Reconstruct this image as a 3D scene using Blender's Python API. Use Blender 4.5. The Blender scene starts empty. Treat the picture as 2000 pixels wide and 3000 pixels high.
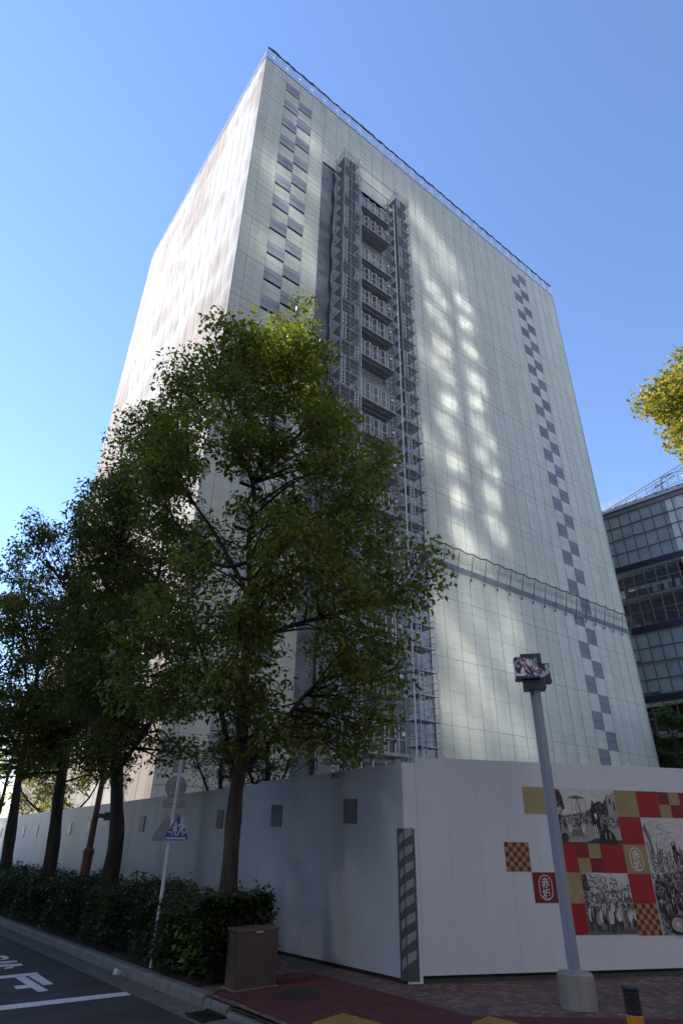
import bpy, math, random
import numpy as np
from mathutils import Vector, Matrix
C = bpy.context.scene
COL = C.collection
R = math.radians
random.seed(7); rng = np.random.default_rng(11)

# ------------------------------------------------------------------ camera
cam = bpy.data.objects.new('camera', bpy.data.cameras.new('camera')); COL.objects.link(cam)
P_, RL = R(28.677), R(1.045)
fw = Vector((0, math.cos(P_), math.sin(P_))); u0 = Vector((0, -math.sin(P_), math.cos(P_))); r0 = Vector((1, 0, 0))
rt = r0*math.cos(RL) + u0*math.sin(RL); up = u0*math.cos(RL) - r0*math.sin(RL)
cam.matrix_world = Matrix(((rt.x, up.x, -fw.x, 0), (rt.y, up.y, -fw.y, 0), (rt.z, up.z, -fw.z, 1.92), (0, 0, 0, 1)))
cam.data.sensor_fit = 'VERTICAL'; cam.data.sensor_height = 36; cam.data.sensor_width = 24; cam.data.lens = 1695/3000*36
cam.data.clip_end = 3000; cam.data.clip_start = .05
C.camera = cam
# ------------------------------------------------------------------ sky, sun, exposure
SUN_AZ, SUN_EL = 156.0, 38.0
W = bpy.data.worlds.new('World'); C.world = W; W.use_nodes = True
nt = W.node_tree; nt.nodes.clear()
sky = nt.nodes.new('ShaderNodeTexSky'); sky.sky_type = 'NISHITA'; sky.sun_disc = False
sky.sun_elevation = R(SUN_EL); sky.sun_rotation = R((90-SUN_AZ) % 360)
sky.altitude = 0; sky.air_density = 1.1; sky.dust_density = 0; sky.ozone_density = 4.0
bg = nt.nodes.new('ShaderNodeBackground'); bg.inputs[1].default_value = .15
wo = nt.nodes.new('ShaderNodeOutputWorld')
wb = nt.nodes.new('ShaderNodeMixRGB'); wb.blend_type = 'MULTIPLY'; wb.inputs[0].default_value = 1; wb.inputs[2].default_value = (.99, .98, 1.06, 1)
nt.links.new(sky.outputs[0], wb.inputs[1]); nt.links.new(wb.outputs[0], bg.inputs[0]); nt.links.new(bg.outputs[0], wo.inputs[0])
sd = bpy.data.lights.new('sun', 'SUN'); sd.energy = 3.4; sd.angle = R(.5); sd.color = (1, .93, .84)
so = bpy.data.objects.new('sun', sd); COL.objects.link(so)
S = Vector((math.cos(R(SUN_AZ))*math.cos(R(SUN_EL)), math.sin(R(SUN_AZ))*math.cos(R(SUN_EL)), math.sin(R(SUN_EL))))
so.rotation_euler = S.to_track_quat('Z', 'Y').to_euler(); so.location = (-60, 40, 90)
C.view_settings.view_transform = 'Standard'; C.view_settings.look = 'None'
C.view_settings.exposure = 0.98; C.view_settings.gamma = 1; C.view_settings.use_curve_mapping = False
C.cycles.blur_glossy = 0.0; C.cycles.sample_clamp_indirect = 0
C.cycles.max_bounces = 8; C.cycles.diffuse_bounces = 4; C.cycles.transparent_max_bounces = 24
C.cycles.use_denoising = True
C.cycles.use_guiding = True; C.cycles.use_surface_guiding = True; C.cycles.use_volume_guiding = False

# ------------------------------------------------------------------ materials
MATS = {}
def N(t, k, **kw):
    n = t.nodes.new(k)
    for a, b in kw.items(): setattr(n, a, b)
    return n
def mat(name, col, rough=.8, var=.12, vs=2.0, bump=.15, bs=25, metal=0, spec=.5, col2=None, stretch=(1, 1, 1), det=6, dirt=None):
    """principled material whose colour wanders through noise between two tones of the same surface"""
    if name in MATS: return MATS[name]
    m = bpy.data.materials.new(name); m.use_nodes = True; t = m.node_tree; b = t.nodes['Principled BSDF']
    tc = N(t, 'ShaderNodeTexCoord'); mp = N(t, 'ShaderNodeMapping'); mp.inputs['Scale'].default_value = stretch
    t.links.new(tc.outputs['Object'], mp.inputs[0])
    n = N(t, 'ShaderNodeTexNoise'); n.inputs['Scale'].default_value = vs; n.inputs['Detail'].default_value = det
    t.links.new(mp.outputs[0], n.inputs['Vector'])
    cr = N(t, 'ShaderNodeValToRGB'); e = cr.color_ramp.elements
    lo = [c*(1-var) for c in col]; hi = list(col2) if col2 else [min(1, c*(1+var)) for c in col]
    e[0].position = .3; e[0].color = (*lo, 1); e[1].position = .7; e[1].color = (*hi, 1)
    t.links.new(n.outputs['Fac'], cr.inputs[0])
    out = cr.outputs[0]
    if dirt:
        n3 = N(t, 'ShaderNodeTexNoise'); n3.inputs['Scale'].default_value = dirt[1]; n3.inputs['Detail'].default_value = 10; n3.inputs['Roughness'].default_value = .7
        t.links.new(mp.outputs[0], n3.inputs['Vector'])
        c3 = N(t, 'ShaderNodeValToRGB'); c3.color_ramp.elements[0].position = dirt[2]; c3.color_ramp.elements[1].position = dirt[2]+.08
        t.links.new(n3.outputs['Fac'], c3.inputs[0])
        mx = N(t, 'ShaderNodeMixRGB'); mx.inputs[2].default_value = (*dirt[0], 1)
        t.links.new(c3.outputs[0], mx.inputs[0]); t.links.new(out, mx.inputs[1]); out = mx.outputs[0]
    t.links.new(out, b.inputs['Base Color'])
    b.inputs['Roughness'].default_value = rough; b.inputs['Metallic'].default_value = metal
    b.inputs['Specular IOR Level'].default_value = spec
    if bump:
        n2 = N(t, 'ShaderNodeTexNoise'); n2.inputs['Scale'].default_value = bs; n2.inputs['Detail'].default_value = 5
        t.links.new(mp.outputs[0], n2.inputs['Vector'])
        bp = N(t, 'ShaderNodeBump'); bp.inputs['Strength'].default_value = bump; bp.inputs['Distance'].default_value = .02
        t.links.new(n2.outputs['Fac'], bp.inputs['Height']); t.links.new(bp.outputs[0], b.inputs['Normal'])
    MATS[name] = m; return m
def netmat(name, col, opacity):
    m = bpy.data.materials.new(name); m.use_nodes = True; t = m.node_tree; b = t.nodes['Principled BSDF']
    b.inputs['Base Color'].default_value = (*col, 1); b.inputs['Roughness'].default_value = .7
    tc = N(t, 'ShaderNodeTexCoord'); n = N(t, 'ShaderNodeTexNoise'); n.inputs['Scale'].default_value = 1.3; n.inputs['Detail'].default_value = 4
    t.links.new(tc.outputs['Object'], n.inputs['Vector'])
    mr = N(t, 'ShaderNodeMapRange'); mr.inputs['From Min'].default_value = .3; mr.inputs['From Max'].default_value = .7
    mr.inputs['To Min'].default_value = opacity*.75; mr.inputs['To Max'].default_value = min(1, opacity*1.25)
    t.links.new(n.outputs['Fac'], mr.inputs['Value']); t.links.new(mr.outputs[0], b.inputs['Alpha'])
    MATS[name] = m; return m
def leafmat(name, col, col2, trans, rough=.45):
    m = bpy.data.materials.new(name); m.use_nodes = True; t = m.node_tree; t.nodes.clear()
    o = N(t, 'ShaderNodeOutputMaterial'); g = N(t, 'ShaderNodeNewGeometry')
    cr = N(t, 'ShaderNodeValToRGB'); cr.color_ramp.elements[0].color = (*col, 1); cr.color_ramp.elements[1].color = (*col2, 1)
    t.links.new(g.outputs['Random Per Island'], cr.inputs[0])
    b = N(t, 'ShaderNodeBsdfPrincipled'); b.inputs['Roughness'].default_value = rough; b.inputs['Specular IOR Level'].default_value = .22
    t.links.new(cr.outputs[0], b.inputs['Base Color'])
    tr = N(t, 'ShaderNodeBsdfTranslucent'); mx = N(t, 'ShaderNodeMixRGB', blend_type='MULTIPLY'); mx.inputs[0].default_value = 1; mx.inputs[2].default_value = (*trans, 1)
    t.links.new(cr.outputs[0], mx.inputs[1]); t.links.new(mx.outputs[0], tr.inputs[0])
    ms = N(t, 'ShaderNodeAddShader'); t.links.new(b.outputs[0], ms.inputs[0]); t.links.new(tr.outputs[0], ms.inputs[1])
    t.links.new(ms.outputs[0], o.inputs[0]); MATS[name] = m; return m
def glassmat(name, tint, fac, rough=.03):
    m = bpy.data.materials.new(name); m.use_nodes = True; t = m.node_tree; t.nodes.clear()
    o = N(t, 'ShaderNodeOutputMaterial'); tr = N(t, 'ShaderNodeBsdfTransparent'); tr.inputs[0].default_value = (*tint, 1)
    gl = N(t, 'ShaderNodeBsdfGlossy'); gl.inputs['Roughness'].default_value = rough; gl.inputs[0].default_value = (.9, .95, 1, 1)
    ms = N(t, 'ShaderNodeMixShader'); ms.inputs[0].default_value = fac
    t.links.new(tr.outputs[0], ms.inputs[1]); t.links.new(gl.outputs[0], ms.inputs[2]); t.links.new(ms.outputs[0], o.inputs[0]); MATS[name] = m; return m

# ------------------------------------------------------------------ mesh helpers
WL = {}
class Fr:
    def __init__(s, o, ex, ey=None):
        s.o = Vector((o[0], o[1], o[2] if len(o) > 2 else 0)); s.ex = Vector((ex[0], ex[1], 0)).normalized()
        s.ey = Vector((ey[0], ey[1], 0)).normalized() if ey is not None else Vector((-s.ex.y, s.ex.x, 0)); s.ez = Vector((0, 0, 1))
    def p(s, x, y, z): return s.o + s.ex*x + s.ey*y + s.ez*z
WF = Fr((0, 0, 0), (1, 0))
class MB:
    def __init__(s): s.v = []; s.f = []; s.uv = None
    def quad(s, *ps):
        n = len(s.v); s.v += [tuple(p) for p in ps]; s.f.append(tuple(range(n, n+len(ps))))
    def box(s, fr, x0, x1, y0, y1, z0, z1):
        n = len(s.v)
        for z in (z0, z1):
            for x, y in ((x0, y0), (x1, y0), (x1, y1), (x0, y1)): s.v.append(tuple(fr.p(x, y, z)))
        s.f += [(n, n+3, n+2, n+1), (n+4, n+5, n+6, n+7), (n, n+1, n+5, n+4), (n+1, n+2, n+6, n+5), (n+2, n+3, n+7, n+6), (n+3, n, n+4, n+7)]
    def tube(s, pts, rad, n=6, cap=True):
        pts = [Vector(p) for p in pts]; m = len(pts)
        rad = [rad]*m if not hasattr(rad, '__len__') else rad
        base = len(s.v); ref = None
        for i, p in enumerate(pts):
            d = (pts[min(i+1, m-1)] - pts[max(i-1, 0)]).normalized()
            if ref is None: ref = Vector((0, 0, 1)) if abs(d.z) < .9 else Vector((1, 0, 0))
            a = d.cross(ref).normalized(); b = d.cross(a).normalized(); ref = -b if False else ref
            for k in range(n):
                t = 2*math.pi*k/n + math.pi/n
                s.v.append(tuple(p + (a*math.cos(t) + b*math.sin(t))*rad[i]))
        for i in range(m-1):
            for k in range(n):
                a0 = base+i*n+k; a1 = base+i*n+(k+1) % n
                s.f.append((a0, a1, a1+n, a0+n))
        if cap: s.f.append(tuple(base+k for k in reversed(range(n)))); s.f.append(tuple(base+(m-1)*n+k for k in range(n)))
    def prism(s, poly, fr, y0, y1):
        """polygon in (x,z) of frame, extruded from y0 to y1"""
        n = len(s.v); k = len(poly)
        for y in (y0, y1):
            for x, z in poly: s.v.append(tuple(fr.p(x, y, z)))
        s.f.append(tuple(range(n, n+k))); s.f.append(tuple(reversed(range(n+k, n+2*k))))
        for i in range(k): s.f.append((n+i, n+k+i, n+k+(i+1) % k, n+(i+1) % k))
    def build(s, name, m, parent=None, at=None, smooth=False, **tags):
        me = bpy.data.meshes.new(name)
        o0 = WL[parent.name] if parent is not None else Vector(at if at is not None else (0, 0, 0))
        v = np.array(s.v, dtype=np.float64).reshape(-1, 3) - np.array(o0)
        me.from_pydata(v.tolist(), [], s.f)
        for q in (m if isinstance(m, (list, tuple)) else [m]): me.materials.append(q)
        if s.uv is not None:
            ul = me.uv_layers.new(name='cells'); ul.data.foreach_set('uv', np.array(s.uv, dtype=np.float32).ravel())
        if smooth: me.polygons.foreach_set('use_smooth', [True]*len(me.polygons))
        o = bpy.data.objects.new(name, me); COL.objects.link(o)
        if parent is not None: o.parent = parent
        else: o.location = o0
        WL[o.name] = Vector(o0)
        for a, b in tags.items(): o[a] = b
        return o
def thing(name, label, cat, loc, group=None):
    o = bpy.data.objects.new(name, None); COL.objects.link(o); o.location = loc; o.empty_display_size = .2
    o['label'] = label; o['category'] = cat
    if group: o['group'] = group
    WL[o.name] = Vector(loc); return o
def copy_part(src, parent, off=(0, 0, 0)):
    c = src.copy(); COL.objects.link(c); c.parent = parent; c.location = src.location + Vector(off)
    WL[c.name] = WL[parent.name]
    return c
def dup(root, off, label=None):
    r = root.copy(); COL.objects.link(r); r.location = root.location + Vector(off); WL[r.name] = Vector(r.location)
    if label: r['label'] = label
    for ch in list(root.children):
        c = ch.copy(); COL.objects.link(c); c.parent = r
        for g in ch.children:
            d = g.copy(); COL.objects.link(d); d.parent = c
    return r

# ------------------------------------------------------------------ frames of reference
Cn = Vector((1.068, 10.38, 0)); aL = R(129)
LF_ = Fr(Cn, (math.cos(aL), math.sin(aL)), (-math.sin(aL), math.cos(aL)))      # x along the left hoarding, y towards the street
SL = .022
def gz(s): return -SL*max(0, min(s, 70))
def Lp(s, w, z=0): return LF_.p(s, w, gz(s)+z)
aR = R(12.31); RF = Fr((1.29, 10.42, 0), (math.cos(aR), math.sin(aR)), (math.sin(aR), -math.cos(aR)))   # right hoarding, y towards camera
K = Vector((-9.325, 32.489, 0)); aB = R(37.174)
FF = Fr(K, (math.cos(aB), math.sin(aB)), (math.sin(aB), -math.cos(aB)))        # tower right face, x along, y outwards
SF = Fr(K, (-math.sin(aB), math.cos(aB)), (-math.cos(aB), -math.sin(aB)))      # tower left face
CW = 1.8

# ------------------------------------------------------------------ ground
def sheet(name, polys, z, m, kind='structure', thick=0, **tags):
    """polys in (s,w) of the left frame, laid on the sloping ground"""
    b = MB()
    for poly in polys:
        b.quad(*[Lp(s, w, z) for s, w in poly])
    o = b.build(name, m)
    if kind: o['kind'] = kind
    for a, v in tags.items(): o[a] = v
    return o
def strips(s0, s1, w0, w1, step=2.0):
    out = []; s = s0
    while s < s1-1e-6:
        e = min(s+step, s1); 
        if s < 0 < e: e = 0
        out.append([(s, w0), (s, w1), (e, w1), (e, w0)]); s = e
    return out
asph = mat('asphalt', (.033, .033, .038), .85, .35, 1.3, .6, 180, dirt=((.055, .055, .058), 2.2, .58))
conc = mat('kerb_concrete', (.16, .16, .155), .85, .2, 4, .3, 60, dirt=((.07, .07, .07), 3, .6))
gutm = mat('gutter_concrete', (.11, .11, .11), .85, .2, 5, .3, 60)
soil = mat('soil', (.035, .025, .018), .95, .4, 8, .8, 30)
redm = mat('red_paving', (.085, .016, .02), .9, .25, 5, .6, 250, col2=(.12, .025, .03))
whitem = mat('road_paint', (.62, .62, .64), .7, .12, 20, .2, 90, dirt=((.13, .13, .135), 26, .56))
# herringbone-like paving
def brickmat():
    m = bpy.data.materials.new('brick_paving'); m.use_nodes = True; t = m.node_tree; b = t.nodes['Principled BSDF']
    tc = N(t, 'ShaderNodeTexCoord'); mp = N(t, 'ShaderNodeMapping'); mp.inputs['Rotation'].default_value = (0, 0, R(57))
    t.links.new(tc.outputs['Object'], mp.inputs[0])
    # herringbone: alternate two perpendicular brick fields by a staircase mask
    sx = N(t, 'ShaderNodeSeparateXYZ'); t.links.new(mp.outputs[0], sx.inputs[0])
    w = .072
    def M(op, a, b=None, c=None):
        n = N(t, 'ShaderNodeMath', operation=op)
        for i, q in enumerate((a, b, c)):
            if q is None: continue
            if isinstance(q, (int, float)): n.inputs[i].default_value = q
            else: t.links.new(q, n.inputs[i])
        return n.outputs[0]
    X = M('DIVIDE', sx.outputs[0], w); Y = M('DIVIDE', sx.outputs[1], w)
    fx = M('FLOOR', X); fy = M('FLOOR', Y)
    d = M('FLOORED_MODULO', M('SUBTRACT', fx, fy), 4)       # 0,1 -> horizontal brick, 2,3 -> vertical brick
    hor = M('LESS_THAN', d, 1.5)
    # distance to joint
    lx = M('SUBTRACT', X, fx); ly = M('SUBTRACT', Y, fy)
    par0 = M('LESS_THAN', M('ABSOLUTE', M('SUBTRACT', d, 0)), .5)
    par3 = M('GREATER_THAN', d, 2.5)
    xL = M('ADD', lx, M('MULTIPLY', M('SUBTRACT', 1, par0), 1)); xh = M('MINIMUM', xL, M('SUBTRACT', 2, xL))
    yh = M('MINIMUM', ly, M('SUBTRACT', 1, ly))
    eh = M('MINIMUM', xh, yh)
    yL = M('ADD', ly, M('MULTIPLY', M('SUBTRACT', 1, par3), 1)); yv = M('MINIMUM', yL, M('SUBTRACT', 2, yL))
    xv = M('MINIMUM', lx, M('SUBTRACT', 1, lx)); ev = M('MINIMUM', xv, yv)
    e = M('ADD', M('MULTIPLY', hor, eh), M('MULTIPLY', M('SUBTRACT', 1, hor), ev))
    joint = M('LESS_THAN', e, .07)
    # brick id for colour
    idx = M('ADD', M('MULTIPLY', hor, M('SUBTRACT', fx, M('SUBTRACT', 1, par0))), M('MULTIPLY', M('SUBTRACT', 1, hor), fx))
    idy = M('ADD', M('MULTIPLY', hor, fy), M('MULTIPLY', M('SUBTRACT', 1, hor), M('SUBTRACT', fy, M('SUBTRACT', 1, par3))))
    cx = N(t, 'ShaderNodeCombineXYZ'); t.links.new(idx, cx.inputs[0]); t.links.new(idy, cx.inputs[1]); t.links.new(hor, cx.inputs[2])
    wn = N(t, 'ShaderNodeTexWhiteNoise'); t.links.new(cx.outputs[0], wn.inputs['Vector'])
    cr = N(t, 'ShaderNodeValToRGB'); el = cr.color_ramp.elements; el[0].color = (.12, .07, .065, 1); el[1].color = (.27, .19, .18, 1)
    el.new(.5).color = (.17, .10, .095, 1)
    t.links.new(wn.outputs['Value'], cr.inputs[0])
    n = N(t, 'ShaderNodeTexNoise'); n.inputs['Scale'].default_value = 3; n.inputs['Detail'].default_value = 8; t.links.new(tc.outputs['Object'], n.inputs[0])
    mm = N(t, 'ShaderNodeMixRGB', blend_type='MULTIPLY'); mm.inputs[0].default_value = .5; t.links.new(cr.outputs[0], mm.inputs[1]); t.links.new(n.outputs['Color'], mm.inputs[2])
    mx = N(t, 'ShaderNodeMixRGB'); mx.inputs[2].default_value = (.035, .03, .03, 1); t.links.new(joint, mx.inputs[0]); t.links.new(mm.outputs[0], mx.inputs[1])
    t.links.new(mx.outputs[0], b.inputs['Base Color']); b.inputs['Roughness'].default_value = .8
    bp = N(t, 'ShaderNodeBump'); bp.inputs['Strength'].default_value = .5; bp.inputs['Distance'].default_value = .01
    t.links.new(M('MINIMUM', e, .15), bp.inputs['Height']); t.links.new(bp.outputs[0], b.inputs['Normal'])
    MATS['brick_paving'] = m; return m
brick = brickmat()
gb = MB()
for s0, s1 in ((-260, 0), (0, 70), (70, 400)):
    for w0, w1 in ((-400, 2.5), (2.5, 400)):
        z = -.14 if w1 > 100 else -.05
        gb.quad(Lp(s0, w0, z), Lp(s0, w1, z), Lp(s1, w1, z), Lp(s1, w0, z))
gb.build('ground', mat('ground_earth', (.16, .15, .14), .9, .3, .5, .3, 8), kind='structure')
sheet('road', strips(-60, 70, 2.96, 16, 5), -.13, asph)
sheet('gutter', strips(-60, 70, 2.5, 2.985, 5), -.125, gutm)
sheet('pavement', strips(-60, 60, -25, 2.52, 5), -.004, brick)
# darker border course of bricks that runs beside the red paving
bord = mat('border_bricks', (.085, .07, .075), .85, .35, 12, .4, 40)
sheet('pavement_border', [[(3.6, .0), (3.6, .28), (2.2, .35), (2.0, .05)], [(2.0, .05), (2.2, .35), (1.4, .5), (1.2, .2)], [(1.2, .2), (1.4, .52), (.3, .6), (.3, .42)], [(.3, .42), (.3, .6), (-2.6, .56), (-2.6, .38)]], .0, bord)
sheet('red_paving', [[(1.75, 1.3), (1.6, .56), (.3, .6), (.3, 1.3)], [(1.3, 2.4), (1.75, 1.3), (.3, 1.3), (.3, 2.4)], [(.3, .6), (-1.55, .54), (-1.8, 2.43), (.3, 2.43)], [(-1.55, .54), (-1.92, .07), (-3.13, -1.43), (-5.2, -3.8), (-7.5, -2), (-6, 2.43), (-1.8, 2.43)]], .004, redm)
# kerb: real stones with joints
kb = MB(); s = -6.0
while s < 55:
    ln = .6 if s > 2.2 else (.33 if s > 1.0 else .6)
    drop = 0 if s > .9 else min(.085, (.9-s)*.09)
    h0 = 0.006-drop if s <= .9 else .006
    a, b_ = s+.005, s+ln-.005
    prof = [(2.42, -.2), (2.42, h0), (2.54, h0), (2.575, h0-.03), (2.60, -.2)]
    n = len(kb.v)
    for ss in (a, b_):
        for w_, z_ in prof: kb.v.append(tuple(Lp(ss, w_, z_)))
    k = len(prof)
    kb.f += [tuple(range(n, n+k)), tuple(reversed(range(n+k, n+2*k)))] + [(n+i, n+k+i, n+k+(i+1) % k, n+(i+1) % k) for i in range(k)]
    s += ln
kb.build('kerb', conc, kind='structure')
sheet('planting_strip_soil', strips(1.75, 55, 1.2, 2.42, 2), .012, soil)
# grate in the gutter and the manhole cover
gr = MB()
for i in range(7): gr.box(LF_, .55+i*.06, .58+i*.06, 2.64, 2.9, -.13, -.112)
gr.box(LF_, .52, .985, 2.61, 2.64, -.13, -.11); gr.box(LF_, .52, .985, 2.9, 2.93, -.13, -.11)
o = gr.build('drain_grate', mat('dark_iron', (.035, .033, .03), .6, .3, 8, .2, 60, metal=.6), at=Lp(.75, 2.78, -.13), label='dark iron drain grate set in the gutter beside the kerb', category='drain grate')
mh = MB(); c0 = Lp(.45, 1.58, 0)
ring = [(c0.x+.32*math.cos(t*math.pi/16), c0.y+.32*math.sin(t*math.pi/16)) for t in range(32)]
n = len(mh.v); mh.v += [(x, y, gz(.45)+.012) for x, y in ring] + [(x, y, gz(.45)-.02) for x, y in ring]
mh.f.append(tuple(range(32))); mh.f += [(i, 32+i, 32+(i+1) % 32, (i+1) % 32) for i in range(32)]
for i in range(-4, 5):
    l = math.sqrt(.29**2-(i*.06)**2)
    mh.box(Fr((c0.x, c0.y, gz(.45)), (1, .3)), -l, l, i*.06-.012, i*.06+.012, .012, .017)
mh.build('manhole_cover', mat('manhole_iron', (.05, .05, .05), .6, .3, 10, .3, 80, metal=.4), at=(c0.x, c0.y, 0), label='round dark iron manhole cover in the red paving', category='manhole cover')
# yellow tactile blocks with studs
def tactile(name, poly, label):
    t_ = MB(); t_.quad(*[Lp(a, b, .009) for a, b in poly])
    xs = [p[0] for p in poly]; ys = [p[1] for p in poly]
    def inside(x, y):
        c = False; j = len(poly)-1
        for i in range(len(poly)):
            xi, yi = poly[i]; xj, yj = poly[j]
            if (yi > y) != (yj > y) and x < (xj-xi)*(y-yi)/(yj-yi)+xi: c = not c
            j = i
        return c
    x = min(xs)+.03
    while x < max(xs):
        y = min(ys)+.03
        while y < max(ys):
            if inside(x, y) and inside(x+.02, y+.02) and inside(x-.02, y-.02):
                p = Lp(x, y, .009); t_.tube([p, p+Vector((0, 0, .006))], [.013, .009], 8)
            y += .06
        x += .06
    t_.build(name, mat('yellow_tactile', (.24, .16, .03), .8, .2, 8, .3, 60), at=Lp(poly[0][0], poly[0][1], 0), label=label, category='tactile paving')
tactile('tactile_paving', [(-.6, 1.71), (-.71, 2.25), (-3.0, 2.35), (-3.0, 1.6), (-1.11, 1.62)], 'yellow studded tactile paving at the bottom edge, left of the pole base')
tactile('tactile_paving', [(-1.70, .39), (-1.76, .77), (-2.6, 1.2), (-3.0, .6), (-2.06, .33)], 'yellow studded tactile paving nearest the concrete pole base')
# dry leaves and grit blown along the kerb
lt = MB()
for _ in range(420):
    if random.random() < .6: q = Lp(random.uniform(-1, 22), 2.60+abs(random.gauss(0, .07)), -.12)
    else: q = Lp(random.uniform(-3, 12), random.uniform(-.9, 4.4), 0); q.z = .012 if q.z > -10 else 0; sw = (q-Cn).dot(LF_.ey); q.z = gz((q-Cn).dot(LF_.ex))+(.012 if sw < 2.4 else -.12)
    a = random.uniform(0, 6.3); l = random.uniform(.012, .035); c_, s_ = math.cos(a)*l, math.sin(a)*l
    lt.quad(q+Vector((c_, s_, .002)), q+Vector((-s_*.4, c_*.4, .008)), q+Vector((-c_, -s_, .003)), q+Vector((s_*.4, -c_*.4, .001)))
o = lt.build('leaf_litter', mat('dry_leaves', (.10, .055, .03), .9, .5, 9, 0, col2=(.24, .17, .09))); o['kind'] = 'stuff'; o['label'] = 'dry leaves and grit scattered over the kerb and paving'; o['category'] = 'leaf litter'
# road markings
mk = MB()
for poly in ([(2.97, 4.58), (2.73, 2.98), (2.48, 3.0), (2.71, 4.64), (3.4, 8.6), (3.65, 8.5)][:4], [(2.97, 4.58), (2.71, 4.64), (3.35, 8.6), (3.6, 8.55)]):
    mk.quad(*[Lp(a, b, -.126) for a, b in poly])
mk.build('stop_line', whitem, kind='structure')
gl = [[(5.07, 4.12), (5.03, 3.57), (4.79, 3.59), (4.83, 4.16)], [(4.79, 3.96), (4.79, 3.81), (3.49, 3.82), (3.5, 3.96)], [(4.14, 4.13), (4.11, 3.965), (3.85, 3.965), (3.89, 4.16)], [(4.785, 3.76), (4.785, 3.60), (3.92, 3.63), (3.91, 3.77)],
      [(7.2, 3.9), (7.15, 3.66), (7.09, 3.59), (6.89, 3.57), (6.70, 3.61), (6.6, 3.71), (6.66, 3.78), (6.75, 3.7), (6.9, 3.68), (7.0, 3.72), (7.02, 3.9)],
      [(6.56, 4.15), (6.4, 3.55), (6.21, 3.58), (6.36, 4.2)], [(6.2, 4.12), (6.03, 3.56), (5.81, 3.59), (5.97, 4.16)], [(6.205, 3.83), (6.205, 3.68), (6.355, 3.70), (6.35, 3.85)], [(5.82, 3.72), (5.82, 3.86), (5.66, 3.93), (5.67, 3.79)]]
m2 = MB()
for poly in gl: m2.quad(*[Lp(a, b, -.126) for a, b in poly])
m2.build('road_lettering', whitem, kind='structure')

# ------------------------------------------------------------------ site hoardings
hpan = mat('white_steel_panel', (.45, .49, .57), .42, .06, 1.2, .04, 6, spec=.5, stretch=(1, 1, .25), dirt=((.40, .42, .46), 2.2, .64))
hpan2 = mat('white_printed_panel', (.66, .70, .79), .5, .04, .8, .03, 5, spec=.4, stretch=(1, 1, .3))
t = thing('site_hoarding', 'long pale steel panel hoarding with small square windows running down the left street', 'hoarding', Cn)
for i in range(66):
    s0 = i*.52+.001; s1 = (i+1)*.52-.001; b = MB(); yy = random.uniform(-.0015, .0015); tl = random.uniform(-.0025, .0025)
    top = lambda q: 2.887-.0275*q + (.0 if q < 3.8 else -.03)
    n = len(b.v)
    for yy_ in (-.03+yy, 0+yy):
        for a, q in ((s0, 0), (s1, tl)):
            b.v += [tuple(LF_.p(a, yy_+q, gz(a)+.05)), tuple(LF_.p(a, yy_+q, top(i*.52)-.0275*(a-i*.52)))]
    b.f += [(4, 6, 7, 5), (0, 1, 3, 2), (0, 4, 5, 1), (2, 3, 7, 6), (1, 5, 7, 3), (0, 2, 6, 4)]
    b.build('panel', hpan, t)
b = MB(); b.box(LF_, 0, 34, -.05, -.02, -.75, .05); 
dark = mat('dark_gap', (.02, .02, .022), .9, .2, 3, 0)
b.build('base_rail', dark, t)
winm = mat('smoked_pane', (.15, .155, .17), .3, .3, 3, .1, 3, spec=.3); frm = mat('pane_frame', (.10, .10, .11), .5, .1, 3, 0)
for s0, s1 in ((1.115, 1.475), (3.405, 3.78), (5.75, 6.03), (8.0, 8.3), (10.08, 10.43), (12.3, 12.65), (14.4, 14.75), (16.3, 16.66), (18.4, 18.75), (20.4, 20.7), (22.3, 22.6), (24.4, 24.7), (26.2, 26.5), (28.4, 28.7)):
    z1 = 2.41-.0275*s0; z0 = z1-.38
    b = MB(); b.box(LF_, s0, s1, -.01, .012, z0, z1); w_ = b.build('window_frame', frm, t)
    b = MB(); b.box(LF_, s0+.015, s1-.015, .0, .016, z0+.015, z1-.015); b.build('pane', winm, w_)
# right hoarding with corner piece
t = thing('site_hoarding', 'tall white printed hoarding facing the crossing with a red and gold mural', 'hoarding', RF.o)
CP = Fr(Cn, RF.o-Cn, (0, 0)); CP.ey = Vector((CP.ex.y, -CP.ex.x, 0))
b = MB(); b.box(CP, 0.002, .222, -.03, 0, .0, 2.895); b.build('corner_panel', hpan2, t)
for i in range(44):
    a0 = .03+(i-1)*.507 if i else -.0; a1 = .03+i*.507
    yy = random.uniform(-.0008, .0008)
    b = MB(); b.box(RF, a0+.001, a1-.001, -.03, yy, .09, 2.985); b.build('panel', hpan2, t)
b = MB(); b.box(RF, .01, 22, -.12, -.035, -.02, .1); b.build('base_rail', mat('green_grey_base', (.07, .08, .075), .8, .2, 4, .1, 20), t)
b = MB(); b.box(RF, 0, 22, -.045, -.032, .05, 2.9); b.build('backing', dark, t)
# reflective chevron wrapped round the corner
stm = mat('chevron_grey', (.085, .085, .10), .4, .12, 8, .1, 30); rfm = mat('chevron_reflector', (.27, .29, .37), .3, .1, 10, .1, 60)
b = MB(); b.box(LF_, -.0, .14, .008, .0125, .03, 1.937); b.box(CP, -.001, .17, .003, .006, .03, 1.937)
st = b.build('warning_strip', stm, t)
b = MB()
for i in range(8):
    z0 = .13+i*.228+(.03 if i < 4 else 0)
    b.prism([(.005, z0+.115+.055), (.005, z0+.055), (.095, z0-.02), (.095, z0+.1)], LF_, .0165, .0145)
    b.prism([(.0, z0+.06), (.0, z0+.18), (.135, z0+.235), (.135, z0+.135)], CP, .0075, .0095)
b.build('reflector_stripes', rfm, st)

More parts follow.
